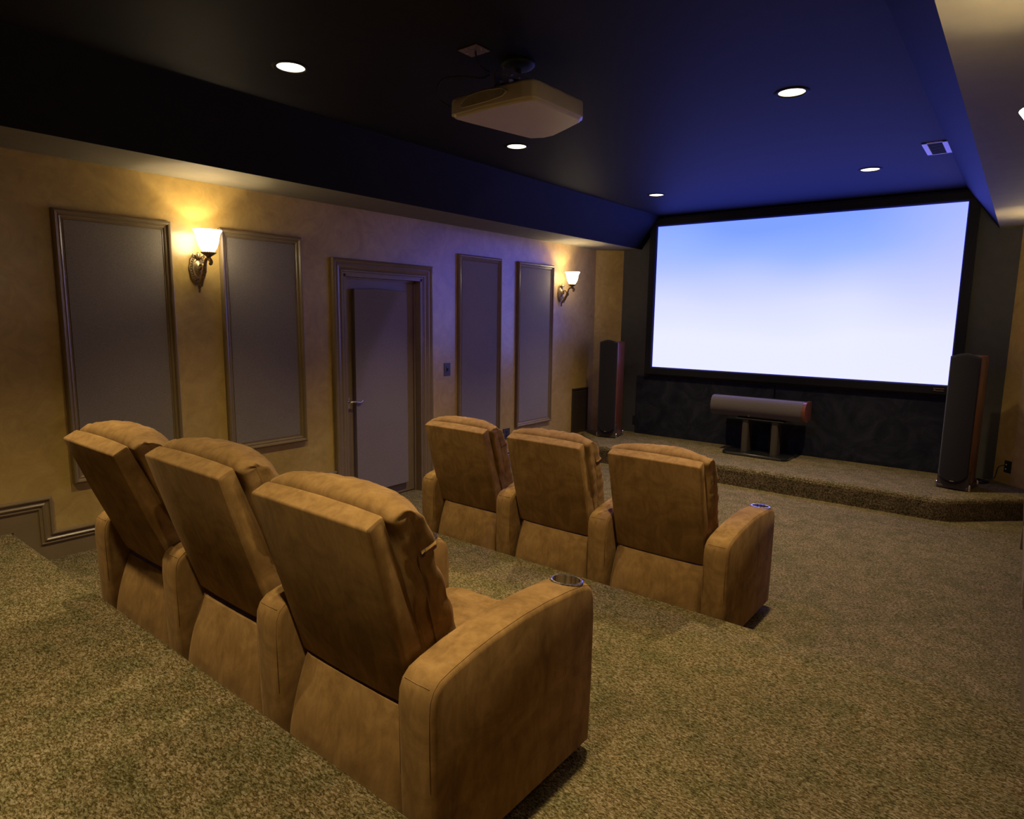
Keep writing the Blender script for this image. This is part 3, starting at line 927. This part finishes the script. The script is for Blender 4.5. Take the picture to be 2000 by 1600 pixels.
# ------------------------------------------------------------------ tower speakers
def tower(loc, rz, label):
    e = empty('tower_speaker', loc, label, 'speaker', None, rz)
    Hh, W2, D_ = 1.215, 0.118, 0.31
    # local: front towards -y
    cab = MB()
    out = [(-W2 + 0.004, 0.0), (W2 - 0.004, 0.0), (W2, 0.10), (W2 - 0.012, D_), (-W2 + 0.012, D_), (-W2, 0.10)]
    n = len(out)
    # sides with a gently rising rear top
    cab.prism(rounded(out, 0.012), 2, 0.03, Hh - 0.012)
    cab.build('cabinet', M_CHERRY, e, bevel=0.004)
    top = MB().prism(rounded([(x * 0.97, y) for x, y in out], 0.02), 2, Hh - 0.012, Hh)
    tag(top.build('top_panel', M_CHERRY, e, bevel=0.005), 'glossy cherry top')
    base = MB()
    base.prism(rounded([(-W2 - 0.006, -0.018), (W2 + 0.006, -0.018), (W2 + 0.004, 0.05), (-W2 - 0.004, 0.05)], 0.012), 2, 0.012, 0.17)
    base.prism(rounded([(-W2 - 0.008, -0.02), (W2 + 0.008, -0.02), (W2 + 0.008, D_ + 0.01), (-W2 - 0.008, D_ + 0.01)], 0.015), 2, 0.006, 0.032)
    base.build('plinth', M_PLINTH, e, bevel=0.003)
    for sx in (-1, 1):
        for sy in (0.0, D_ - 0.02):
            MB().lathe([(0.012, 0.0), (0.014, 0.006), (0.012, 0.05), (0.006, 0.06)], (sx * (W2 + 0.008), sy, 0.0), 12).build('foot', M_STEEL, e, smooth=True)
    # cloth grille: arched top, half-round bottom, bowed front
    gr = MB()
    nx, nz = 16, 40
    def half(z):
        return W2 - 0.004
    vs, fs = [], []
    for j in range(nz + 1):
        for i in range(nx + 1):
            u_ = -1 + 2 * i / nx
            x_ = u_ * (W2 - 0.005)
            zb_ = 0.055 + 0.115 * (1 - math.sqrt(max(0, 1 - u_ * u_ * 0.985)))
            zt_ = Hh - 0.005 + 0.030 * math.cos(u_ * math.pi / 2) ** 1.3
            v_ = j / nz
            z_ = zb_ + (zt_ - zb_) * v_
            y_ = -0.022 - 0.020 * (1 - u_ * u_)
            vs.append((x_, y_, z_))
    for j in range(nz):
        for i in range(nx):
            a = j * (nx + 1) + i
            fs.append((a, a + 1, a + nx + 2, a + nx + 1))
    gr.add(vs, fs)
    g = gr.build('grille', M_GRILLE, e, smooth=True)
    s_ = g.modifiers.new('solid', 'SOLIDIFY'); s_.thickness = 0.018; s_.offset = 0
    lip = MB().tube([(u_ * (W2 - 0.002) / 1.0, -0.018 - 0.020 * (1 - u_ * u_) - 0.006, 0.052 + 0.115 * (1 - math.sqrt(max(0, 1 - u_ * u_ * 0.985)))) for u_ in [k / 12 - 1 for k in range(25)]], 0.0025, 6)
    lip.build('grille_lip', M_PLINTH, e, smooth=True)
    lg = MB().box((-0.018, -0.058, 0.080), (0.018, -0.0525, 0.084)).box((-0.010, -0.058, 0.084), (-0.004, -0.0525, 0.090)).box((0.003, -0.058, 0.084), (0.009, -0.0525, 0.088))
    tag(lg.build('badge', M_STEEL, e), 'tiny silver badge')
    return e
tower((0.435, 7.075, ST), math.radians(12), 'cherry-sided black tower speaker standing left of the screen')
tower((4.110, 6.985, ST), math.radians(-9), 'cherry-sided black tower speaker standing right of the screen')

# ------------------------------------------------------------------ centre speaker on its stand
e = empty('speaker_stand', (2.265, 7.31, ST), 'black two-post stand carrying the centre speaker', 'speaker stand')
base = [(-0.36, -0.20), (0.36, -0.20), (0.36, 0.10), (0.27, 0.24), (-0.27, 0.24), (-0.36, 0.10)]
MB().prism(rounded(base, 0.08, 8), 2, 0.0, 0.032).build('base_plate', M_BLACK, e, bevel=0.006)
tag(MB().box((-0.30, -0.2015, 0.010), (0.30, -0.198, 0.026)).build('base_edge', M_GREYP, e), 'grey edge strip')
for sx in (-0.145, 0.175):
    p_ = MB().prism(rounded([(sx - 0.038, -0.075), (sx + 0.038, -0.075), (sx + 0.038, 0.085), (sx - 0.038, 0.085)], 0.03, 6), 2, 0.03, 0.405)
    p_.build('post', M_PLINTH, e, bevel=0.0)
MB().box((-0.25, -0.09, 0.400), (0.27, 0.11, 0.412)).build('top_plate', M_BLACKM, e, bevel=0.003)
MB().tube(curve_pts([(0.115, 0.02, 0.40), (0.11, 0.03, 0.25), (0.10, 0.02, 0.12), (0.105, 0.05, 0.03)]), 0.006, 8).build('cable', M_BLACK, e, smooth=True)
e = empty('centre_speaker', (2.235, 7.31, ST + 0.412), 'long grey centre speaker with cherry end on a two-post stand', 'speaker')
Lh = 0.515
sec = [(0.14, 0.012), (-0.09, 0.0)]
def arc_sec(r_off=0.0):
    pts = [(0.15, 0.012), (0.15, 0.225), (-0.01, 0.232)]
    for k in range(9):
        t = math.pi / 2 * k / 8
        pts.append((-0.03 - (0.085 + r_off) * math.sin(t), 0.115 + 0.115 * math.cos(t)))
    for k in range(1, 7):
        t = math.pi / 2 * k / 6
        pts.append((-0.03 - (0.085 + r_off) * math.cos(t), 0.115 - 0.105 * math.sin(t)))
    return pts
MB().prism([(a if a > 0 else a * 0.9, b * 0.97) for a, b in arc_sec(-0.012)], 0, -Lh + 0.008, Lh - 0.03).build('cabinet', M_PLINTH, e)
gp = [p for p in arc_sec(0.0) if p[0] < -0.005]
g = MB().prism(gp + [(-0.012, 0.006), (-0.012, 0.01)], 0, -Lh + 0.004, Lh - 0.035)
tag(g.build('grille', M_GRILLE2, e, bevel=0.003), 'grey cloth grille')
MB().prism(arc_sec(0.006), 0, Lh - 0.035, Lh).build('end_cap', M_CHERRY, e, bevel=0.003)
tag(MB().prism(arc_sec(-0.004), 0, -Lh, -Lh + 0.006).build('end_cap', M_PLINTH, e, bevel=0.001), 'thin dark end cap')
tag(MB().box((-0.075, -0.108, 0.028), (-0.063, -0.100, 0.036)).build('badge', M_STEEL, e), 'tiny silver badge')

# ------------------------------------------------------------------ wall plates, grille, cables
def plate(name, label, cat, loc, rz, w_, h_, mat, kind):
    e = empty(name, loc, label, cat, None, rz)       # local +x out of the wall
    MB().box((0.0, -w_ / 2, -h_ / 2), (0.006, w_ / 2, h_ / 2)).build('cover', mat, e, bevel=0.002)
    if kind == 'switch':
        MB().box((0.005, -0.017, -0.034), (0.009, 0.017, 0.034)).build('rocker_frame', M_GREYP, e, bevel=0.001)
        MB().box((0.008, -0.007, -0.014), (0.016, 0.007, 0.012)).build('toggle', M_BLACKM, e, bevel=0.001)
    elif kind == 'outlet':
        for s_ in (-1, 1):
            MB().prism(rounded([(-0.016, s_ * 0.020 - 0.014), (0.016, s_ * 0.020 - 0.014), (0.016, s_ * 0.020 + 0.014), (-0.016, s_ * 0.020 + 0.014)], 0.008), 0, 0.005, 0.008).build('socket', M_BLACKM, e)
    return e
plate('light_switch', 'grey wall switch between the door and the next fabric panel', 'switch', (0.0, 4.620, 1.175), 0, 0.088, 0.128, M_GREYP, 'switch')
plate('wall_outlet', 'dark outlet low on the left wall between the two far fabric panels', 'outlet', (0.0, 5.575, 0.392), 0, 0.12, 0.125, M_GREYP, 'outlet')
plate('wall_outlet', 'black outlet on the dark wall right of the left tower speaker', 'outlet', (0.520, YS, 0.365), -math.pi / 2, 0.075, 0.115, M_BLACKM, 'outlet')
# outlet on the angled strip at the right, with audio plugs
nrm = Vector((-1, -1, 0)).normalized()
pc = Vector((4.385 + 0.105, 7.67 - 0.105, 0.365)) 
e = plate('wall_outlet', 'black socket with plugged cables on the ochre strip right of the right speaker', 'outlet', tuple(pc), math.atan2(nrm.y, nrm.x), 0.075, 0.115, M_BLACKM, 'outlet')
for s_ in (-1, 1):
    tag(MB().tube([(0.006, 0.0, s_ * 0.020), (0.028, 0.0, s_ * 0.020)], 0.007, 10).build('plug', M_STEEL, e, smooth=True), 'silver plug')
cb = MB()
cb.tube(curve_pts([pc + nrm * 0.03 + Vector((0, 0, 0.02)), pc + nrm * 0.06 + Vector((-0.03, 0.0, -0.01)), (4.40, 7.50, 0.26), (4.34, 7.46, 0.222), (4.30, 7.47, 0.212)]), 0.005, 8)
for k in range(4):
    r_ = 0.055 + 0.012 * k
    cb.tube([(4.27 + r_ * math.cos(t), 7.48 + 0.8 * r_ * math.sin(t), 0.208 + 0.006 * (k % 2) + 0.003 * math.sin(3 * t + k)) for t in [2 * math.pi * j / 28 for j in range(29)]], 0.006, 6)
tag(cb.build('speaker_cable', M_BLACK, smooth=True), 'coil of black speaker cable on the stage beside the right speaker', 'cable')
# return-air grille low on the left wall by the stage
e = empty('air_grille', (0.0, 7.10, 0.225), 'brown louvred air grille low on the left wall by the stage', 'vent')
GW, GH = 0.19, 0.575
mb = MB()
mb.sweep([(-GW, 0), (GW, 0), (GW, GH), (-GW, GH)], [(0, 0), (0, 0.010), (0.004, 0.013), (0.022, 0.011), (0.024, 0.0)], lambda a, b, h_: (h_, a, b), closed=True)
mb.build('frame', M_BROWNP, e)
mb = MB().box((0.0, -GW + 0.02, 0.02), (0.002, GW - 0.02, GH - 0.02))
k = 0
z_ = 0.03
while z_ < GH - 0.035:
    mb.prism([(0.002, z_), (0.010, z_ + 0.002), (0.010, z_ + 0.005), (0.002, z_ + 0.013)], 1, -GW + 0.022, GW - 0.022) if False else mb.add([(0.002, -GW + 0.022, z_), (0.010, -GW + 0.022, z_ + 0.004), (0.002, -GW + 0.022, z_ + 0.012), (0.002, GW - 0.022, z_), (0.010, GW - 0.022, z_ + 0.004), (0.002, GW - 0.022, z_ + 0.012)], [(0, 1, 2), (5, 4, 3), (0, 3, 4, 1), (1, 4, 5, 2), (2, 5, 3, 0)])
    z_ += 0.0165
mb.build('louvres', M_BROWNP, e)

# ------------------------------------------------------------------ recliners
AW = 0.13      # arm width
SWd = 0.55     # seat width between the arms
CUP = (0.0, 0.690, 0.052)   # cup centre along the arm, radius
def arm_top(y):
    pts = [(0.0, 0.566), (0.03, 0.590), (0.07, 0.602), (0.16, 0.620), (0.26, 0.633), (0.38, 0.642), (0.50, 0.642), (0.62, 0.634), (0.70, 0.625), (0.745, 0.612), (0.775, 0.580)]
    for (a, za), (b, zb) in zip(pts, pts[1:]):
        if y <= b:
            return za + (zb - za) * (y - a) / (b - a)
    return pts[-1][1]
ARM_PROF = [(0.012, 0.05), (0.004, 0.30), (0.0, 0.50), (0.004, 0.545), (0.016, 0.572), (0.04, 0.592), (0.08, 0.604), (0.16, 0.620), (0.26, 0.633), (0.38, 0.641), (0.50, 0.641), (0.62, 0.634), (0.70, 0.625), (0.74, 0.614),
            (0.762, 0.596), (0.775, 0.565), (0.780, 0.50), (0.778, 0.25), (0.768, 0.05)]
def arm_mesh():
    """upholstered arm, hollowed for the cup holder"""
    mb = MB()
    poly = ARM_PROF
    n = len(poly)
    # cross-section across x: rounded edges through several slices
    sl = [(-AW / 2, 0.020), (-AW / 2 + 0.004, 0.010), (-AW / 2 + 0.012, 0.003), (-AW / 2 + 0.026, 0.0), (0, -0.002), (AW / 2 - 0.026, 0.0), (AW / 2 - 0.012, 0.003), (AW / 2 - 0.004, 0.010), (AW / 2, 0.020)]
    cy, cz = 0.39, 0.33
    vs = []
    for x_, ins in sl:
        for i, (y, z) in enumerate(poly):
            a = Vector(poly[i - 1]); b = Vector(poly[(i + 1) % n]); p = Vector((y, z))
            d1 = (p - a).normalized(); d2 = (b - p).normalized()
            m_ = Vector((d1.y + d2.y, -(d1.x + d2.x)))
            m_.normalize()
            q = p + m_ * ins
            if i in (0, n - 1):
                q = Vector((y + (ins if i == 0 else -ins), z))
            bulge = 0.0
            vs.append((x_, q.x, q.y))
    fs = []
    m_ = len(sl)
    for j in range(m_ - 1):
        for i in range(n):
            i2 = (i + 1) % n
            fs.append((j * n + i, j * n + i2, (j + 1) * n + i2, (j + 1) * n + i))
    fs.append(tuple(range(n - 1, -1, -1)))
    fs.append(tuple((m_ - 1) * n + i for i in range(n)))
    mb.add(vs, fs)
    me = mb.mesh('arm')
    tmp = bpy.data.objects.new('tmp_arm', me); COL.objects.link(tmp)
    cm = MB().lathe([(CUP[2] - 0.001, 0.54), (CUP[2] - 0.001, 0.72)], (0, CUP[1], 0), 40).mesh('cut')
    cut = bpy.data.objects.new('tmp_cut', cm); COL.objects.link(cut)
    md = tmp.modifiers.new('b', 'BOOLEAN'); md.operation = 'DIFFERENCE'; md.object = cut; md.solver = 'EXACT'
    dg = bpy.context.evaluated_depsgraph_get()
    dg.update()
    res = bpy.data.meshes.new_from_object(tmp.evaluated_get(dg))
    bpy.data.objects.remove(tmp); bpy.data.objects.remove(cut)
    for p in res.polygons:
        p.use_smooth = True
    res.set_sharp_from_angle(angle=math.radians(40))
    return res
ARM_ME = arm_mesh()
if len(ARM_ME.polygons) < 20:
    print('WARNING arm boolean failed')
ARM_ME.materials.append(M_SUEDE) if not ARM_ME.materials else None
def seam_mesh():
    mb = MB()
    for s_ in (-1, 1):
        x_ = s_ * (AW / 2 - 0.010)
        pts = [(x_, y + (0.001 if y < 0.4 else -0.001), z + 0.0006 - 0.0012 * 0) for y, z in ARM_PROF[1:-1]]
        # follow the rounded shoulder: offset in by 0.004
        q = []
        P = ARM_PROF
        for i in range(1, len(P) - 1):
            a = Vector(P[i - 1]); b = Vector(P[i + 1]); p = Vector(P[i])
            d1 = (p - a).normalized(); d2 = (b - p).normalized()
            m_ = Vector((d1.y + d2.y, -(d1.x + d2.x))); m_.normalize()
            c_ = p + m_ * 0.0047
            q.append((x_, c_.x, c_.y))
        mb.tube(q, 0.0014, 6)
    mb.tube([(-AW / 2 + 0.02, 0.0165, 0.5735), (0, 0.0145, 0.5735), (AW / 2 - 0.02, 0.0165, 0.5735)], 0.0012, 6)
    return mb.mesh('seam')
SEAM_ME = seam_mesh(); SEAM_ME.materials.append(M_SUEDE)
for p in SEAM_ME.polygons: p.use_smooth = True
def cup_mesh():
    r_ = CUP[2]
    mb = MB().lathe([(r_ - 0.006, 0.004), (r_ - 0.002, 0.0055), (r_ + 0.003, 0.004), (r_ + 0.0045, 0.0), (r_ - 0.001, -0.003), (r_ - 0.002, -0.072), (0.001, -0.073), (0.001, -0.070), (r_ - 0.0055, -0.069), (r_ - 0.006, 0.004)], (0, 0, 0), 48, cap=False)
    me = mb.mesh('cup_holder')
    for p in me.polygons: p.use_smooth = True
    me.set_sharp_from_angle(angle=math.radians(50))
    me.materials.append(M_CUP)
    return me
CUP_ME = cup_mesh()
def add_arm(parent, x):
    a = bpy.data.objects.new('arm', ARM_ME); COL.objects.link(a); a.parent = parent; a.location = (x, 0, 0)
    s_ = bpy.data.objects.new('seam', SEAM_ME); COL.objects.link(s_); s_.parent = a
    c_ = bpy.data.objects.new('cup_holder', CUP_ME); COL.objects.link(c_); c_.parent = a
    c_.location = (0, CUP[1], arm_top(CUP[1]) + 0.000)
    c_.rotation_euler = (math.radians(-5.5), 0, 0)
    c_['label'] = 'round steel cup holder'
    return a

def wrinkle(u, v, k, seed):
    r_ = random.Random(seed)
    s_ = 0
    for i in range(k):
        f1 = r_.uniform(3, 9); f2 = r_.uniform(2, 12); p = r_.uniform(0, 6.28)
        s_ += math.sin(f1 * u * 3 + f2 * v * 3 + p + 1.3 * math.sin(4 * v + p))
    return s_ / k

def pillow_mesh(seed):
    """loose boxed back cushion in the frame of the reclined back: x across, y forward, z up the back.
    A head roll above, a lumbar part below, folds pulled toward the seams."""
    from mathutils import noise as mn
    prof = [(0.0, 0.08), (-0.002, 0.22), (-0.002, 0.38), (0.0, 0.50), (-0.004, 0.560), (-0.004, 0.583), (0.010, 0.599), (0.040, 0.608), (0.078, 0.600), (0.116, 0.580), (0.150, 0.552),
            (0.174, 0.505), (0.184, 0.460), (0.176, 0.415), (0.163, 0.380), (0.160, 0.366), (0.172, 0.350), (0.192, 0.310), (0.206, 0.255), (0.210, 0.195), (0.202, 0.130), (0.178, 0.080), (0.130, 0.052), (0.060, 0.048), (0.015, 0.056)]
    # resample the closed outline evenly
    P = [Vector(p) for p in prof]
    m = len(P)
    dense = []
    for i in range(m):
        a, b, c, d = P[i - 1], P[i], P[(i + 1) % m], P[(i + 2) % m]
        for k in range(8):
            t = k / 8
            dense.append(0.5 * ((2 * b) + (c - a) * t + (2 * a - 5 * b + 4 * c - d) * t * t + (3 * b - a - 3 * c + d) * t ** 3))
    L = [0.0]
    for i in range(len(dense)):
        L.append(L[-1] + (dense[(i + 1) % len(dense)] - dense[i]).length)
    NS = 110
    ring = []
    k = 0
    for i in range(NS):
        t = L[-1] * i / NS
        while L[k + 1] < t: k += 1
        f = (t - L[k]) / max(1e-9, L[k + 1] - L[k])
        ring.append(dense[k % len(dense)].lerp(dense[(k + 1) % len(dense)], f))
    W = 0.266
    cols = []
    NU = 52
    for i in range(NU + 1):
        u = -1 + 2 * i / NU
        cols.append((u * (W - 0.012), 1.0, u))
    caps = [(W - 0.004, 0.975), (W + 0.001, 0.93), (W + 0.003, 0.80), (W + 0.003, 0.60), (W + 0.002, 0.35), (W + 0.001, 0.12)]
    cols = [(-x, s_, -1.0) for x, s_ in caps[::-1]] + cols + [(x, s_, 1.0) for x, s_ in caps]
    vs = []
    off = seed * 3.17
    for x_, sc, u in cols:
        au = abs(u)
        for i, p in enumerate(ring):
            nx_ = ring[(i + 1) % NS] - ring[i - 1]
            nrm = Vector((-nx_.y, nx_.x)).normalized()   # outward for this winding
            if (p - Vector((0.09, 0.33))).dot(nrm) < 0: nrm = -nrm
            y, z = p.x, p.y
            front = min(1.0, max(0.0, y / 0.05))
            # plump in the middle, thinner toward the side seams
            y = y * (1 - 0.36 * au ** 2.6) if y > 0 else y
            top = max(0.0, (z - 0.56) / 0.08)
            z -= top * (0.026 * au ** 3 + 0.014 * au ** 12) + 0.05 * au ** 4 * max(0.0, y - 0.05) * (1 if z > 0.45 else 0) / 0.1
            q = Vector((y, z))
            # folds
            a_top = max(0.0, min(1.0, (z - 0.50) / 0.08))
            n1 = mn.noise(Vector((x_ * 34 + p.x * 30, p.y * 3.5 + p.x * 2, off)))
            n1 = -abs(n1) * 1.6
            n2 = mn.noise(Vector((x_ * 5, (p.y + 0.25 * (1 - au)) * 17, off + 9)))
            n2 = -abs(n2) * 1.5
            n3 = mn.noise(Vector((x_ * 7, p.y * 7, off + 4)))
            d = front * (0.0075 * n1 * a_top + 0.012 * n2 * max(0.0, (au - 0.45) / 0.55) ** 1.1 * (1 - 0.75 * a_top) + 0.007 * n3)
            q += nrm * d
            if sc < 1.0:
                cen = Vector((0.050, max(0.10, min(0.56, z))))
                q = cen.lerp(q, sc) if True else q
            xx = x_
            if sc < 0.97:
                xx += (1 if x_ > 0 else -1) * 0.007 * n2
            vs.append((xx * (1 + 0.055 * max(0.0, min(1.0, (q.y - 0.22) / 0.12))), q.x, q.y))
    fs = []
    nc = len(cols)
    for c_ in range(nc - 1):
        for i in range(NS):
            i2 = (i + 1) % NS
            fs.append((c_ * NS + i, c_ * NS + i2, (c_ + 1) * NS + i2, (c_ + 1) * NS + i))
    fs.append(tuple(range(NS - 1, -1, -1)))
    fs.append(tuple((nc - 1) * NS + i for i in range(NS)))
    me = MB().add(vs, fs).mesh('back_cushion')
    for p in me.polygons: p.use_smooth = True
    me.materials.append(M_SUEDE)
    return me

def block_mesh():
    """upholstered back shell: x across, y forward, z up the back"""
    mb = MB()
    Wb = 0.263
    poly = [(0.0, 0.0), (-0.004, 0.30), (0.0, 0.572), (0.062, 0.580), (0.078, 0.30), (0.085, 0.0)]
    poly = rounded(poly, [0.01, 0.0, 0.008, 0.010, 0.0, 0.01], 4)
    sl = [(-1.0, 0.010), (-0.985, 0.003), (-0.95, 0.0), (-0.5, -0.003), (0.0, -0.004), (0.5, -0.003), (0.95, 0.0), (0.985, 0.003), (1.0, 0.010)]
    n = len(poly)
    c = Vector((0.04, 0.29))
    vs = []
    for s_, ins in sl:
        for i, (y, z) in enumerate(poly):
            p = Vector((y, z)); d = (c - p)
            q = Vector((p.x + (ins if p.x < c.x else -ins), p.y + (ins if p.y < c.y else -ins)))
            vs.append((s_ * Wb, q.x, q.y))
    fs = []
    for j in range(len(sl) - 1):
        for i in range(n):
            i2 = (i + 1) % n
            fs.append((j * n + i, j * n + i2, (j + 1) * n + i2, (j + 1) * n + i))
    fs.append(tuple(range(n - 1, -1, -1)))
    fs.append(tuple((len(sl) - 1) * n + i for i in range(n)))
    mb.add(vs, fs)
    me = mb.mesh('backrest')
    for p in me.polygons: p.use_smooth = True
    me.set_sharp_from_angle(angle=math.radians(38))
    me.materials.append(M_SUEDE)
    return me
BLOCK_ME = block_mesh()

def rear_skirt_mesh():
    """lower rear panel: set in at the top, bulging out to the floor line"""
    nu, nv = 24, 20
    vs, fs = [], []
    for j in range(nv + 1):
        v = j / nv
        z = 0.05 + 0.372 * v
        wL = -0.272 + 0.012 * v ** 2
        wR = 0.270 - 0.004 * v
        for i in range(nu + 1):
            t = i / nu
            x = wL + (wR - wL) * t
            e_ = abs(2 * t - 1)
            y = 0.010 + 0.072 * v ** 1.6 - 0.010 * math.sin(math.pi * v) + 0.022 * max(0, e_ - 0.9) / 0.1
            zz = z + (0.010 * max(0, e_ - 0.86) / 0.14 - 0.004) * (v ** 6)
            vs.append((x, y, zz))
    for j in range(nv):
        for i in range(nu):
            a = j * (nu + 1) + i
            fs.append((a, a + 1, a + nu + 2, a + nu + 1))
    st = len(vs)
    # thickness
    vs2 = [(x, y + 0.035, z) for x, y, z in vs]
    vs += vs2
    fs += [tuple(i + st for i in f[::-1]) for f in fs]
    R_ = [j * (nu + 1) for j in range(nv + 1)] + [nv * (nu + 1) + i for i in range(1, nu + 1)] + [j * (nu + 1) + nu for j in range(nv - 1, -1, -1)] + [i for i in range(nu - 1, 0, -1)]
    for k in range(len(R_)):
        a, b = R_[k], R_[(k + 1) % len(R_)]
        fs.append((a, b, b + st, a + st))
    me = MB().add(vs, fs).mesh('rear_panel')
    for p in me.polygons: p.use_smooth = True
    me.set_sharp_from_angle(angle=math.radians(60))
    me.materials.append(M_SUEDE)
    return me
SKIRT_ME = rear_skirt_mesh()

def seat_mesh():
    nu, nv = 30, 40
    prof = []
    # side outline of the seat: from the back along the top, over the front edge, down the front
    def at(s_):
        if s_ < 0.62:
            t = s_ / 0.62
            return (0.20 + 0.52 * t, 0.425 + 0.035 * math.sin(math.pi * (0.15 + 0.75 * t)))
        t = (s_ - 0.62) / 0.38
        a = t * math.pi / 2
        if t < 0.5:
            a = t / 0.5 * math.pi / 2
            return (0.72 + 0.065 * math.sin(a), 0.385 + 0.056 * math.cos(a))
        q = (t - 0.5) / 0.5
        return (0.785 - 0.012 * q, 0.385 - 0.09 * q)
    vs, fs = [], []
    for j in range(nv + 1):
        y, z = at(j / nv)
        for i in range(nu + 1):
            u = -1 + 2 * i / nu
            dr = 0.030 * abs(u) ** 5
            vs.append((u * 0.2715, y - (dr if j / nv > 0.75 else 0), z - (dr if j / nv < 0.9 else 0) + 0.004 * wrinkle(u, j / nv, 3, 5)))
    for j in range(nv):
        for i in range(nu):
            a = j * (nu + 1) + i
            fs.append((a, a + 1, a + nu + 2, a + nu + 1))
    st = len(vs)
    base = [(x, min(y, 0.70), 0.30) for x, y, z in vs]
    vs += base
    fs += [tuple(i + st for i in f[::-1]) for f in list(fs)]
    R_ = [j * (nu + 1) for j in range(nv + 1)] + [nv * (nu + 1) + i for i in range(1, nu + 1)] + [j * (nu + 1) + nu for j in range(nv - 1, -1, -1)] + [i for i in range(nu - 1, 0, -1)]
    for k in range(len(R_)):
        a, b = R_[k], R_[(k + 1) % len(R_)]
        fs.append((a, b, b + st, a + st))
    me = MB().add(vs, fs).mesh('seat')
    for p in me.polygons: p.use_smooth = True
    me.materials.append(M_SUEDE)
    return me
SEAT_ME = seat_mesh()
FOOT_ME = MB().prism(rounded([(0.70, 0.08), (0.765, 0.08), (0.775, 0.20), (0.765, 0.305), (0.70, 0.305)], [0.01, 0.02, 0, 0.02, 0.01], 4), 0, -0.270, 0.270).mesh('footrest')
FOOT_ME.materials.append(M_SUEDE)
BASE_ME = MB().box((-0.26, 0.10, 0.10), (0.26, 0.68, 0.31)).mesh('seat_base'); BASE_ME.materials.append(M_BLACKM)
FOOT_PAD = MB().lathe([(0.022, 0.0), (0.022, 0.11)], (0, 0, 0), 16).mesh('foot'); FOOT_PAD.materials.append(M_BLACKM)
ARM_FOOT = MB().lathe([(0.020, 0.0), (0.020, 0.055)], (0, 0, 0), 14).mesh('arm_foot'); ARM_FOOT.materials.append(M_BLACKM)

def ob(name, me, parent, loc=(0, 0, 0), rot=(0, 0, 0)):
    o = bpy.data.objects.new(name, me); COL.objects.link(o); o.parent = parent
    o.location = loc; o.rotation_euler = rot
    return o

def recliner(cx, y0, z0, lean, label, seed, group, left_arm=False, dx=0.0, dz=0.0):
    e = empty('recliner', (cx, y0, z0), label, 'recliner chair', group)
    arms = [add_arm(e, SWd / 2 + AW / 2 + 0.001)]
    if left_arm:
        arms.append(add_arm(e, -SWd / 2 - AW / 2 - 0.001))
    for a in arms:
        ob('arm_foot', ARM_FOOT, a, (0, 0.08, 0)); ob('arm_foot', ARM_FOOT, a, (0, 0.70, 0))
    ob('rear_panel', SKIRT_ME, e)
    ob('seat', SEAT_ME, e)
    ob('footrest', FOOT_ME, e)
    bs = ob('seat_base', BASE_ME, e)
    for x_ in (-0.2, 0.2):
        for y_ in (0.12, 0.64):
            ob('foot', FOOT_PAD, bs, (x_, y_, 0))
    py, pz = 0.085, 0.425 + dz
    ob('backrest', BLOCK_ME, e, (dx, py, pz), (math.radians(lean), 0, 0))
    off = Matrix.Rotation(math.radians(lean), 4, 'X') @ Vector((0, 0.074, -0.010))
    pil = ob('back_cushion', pillow_mesh(seed), e, (dx, py + off.y, pz + off.z), (math.radians(lean), 0, 0))
    return e
CXN = [1.685, 2.365, 3.045]
CXF = [1.665, 2.355, 3.045]
recliner(CXN[0], Y2 + 0.002, L1, 21.5, 'tan suede recliner at the wall end of the nearer row, tipped back most', 11, 'recliners of the nearer row', True, -0.02, 0.012)
recliner(CXN[1], Y2 + 0.002, L1, 17.5, 'tan suede recliner in the middle of the nearer row', 12, 'recliners of the nearer row', False, -0.005, 0.022)
recliner(CXN[2], Y2 + 0.002, L1, 16.0, 'tan suede recliner at the open aisle end of the nearer row', 13, 'recliners of the nearer row', False, 0.0, 0.004)
recliner(CXF[0], Y1 + 0.002, 0.0, 16.0, 'tan suede recliner at the door end of the front row', 14, 'recliners of the front row', True, -0.03)
recliner(CXF[1], Y1 + 0.002, 0.0, 15.5, 'tan suede recliner in the middle of the front row', 15, 'recliners of the front row', False, -0.012)
recliner(CXF[2], Y1 + 0.002, 0.0, 15.0, 'tan suede recliner at the aisle end of the front row, nearest the stage speakers', 16, 'recliners of the front row')
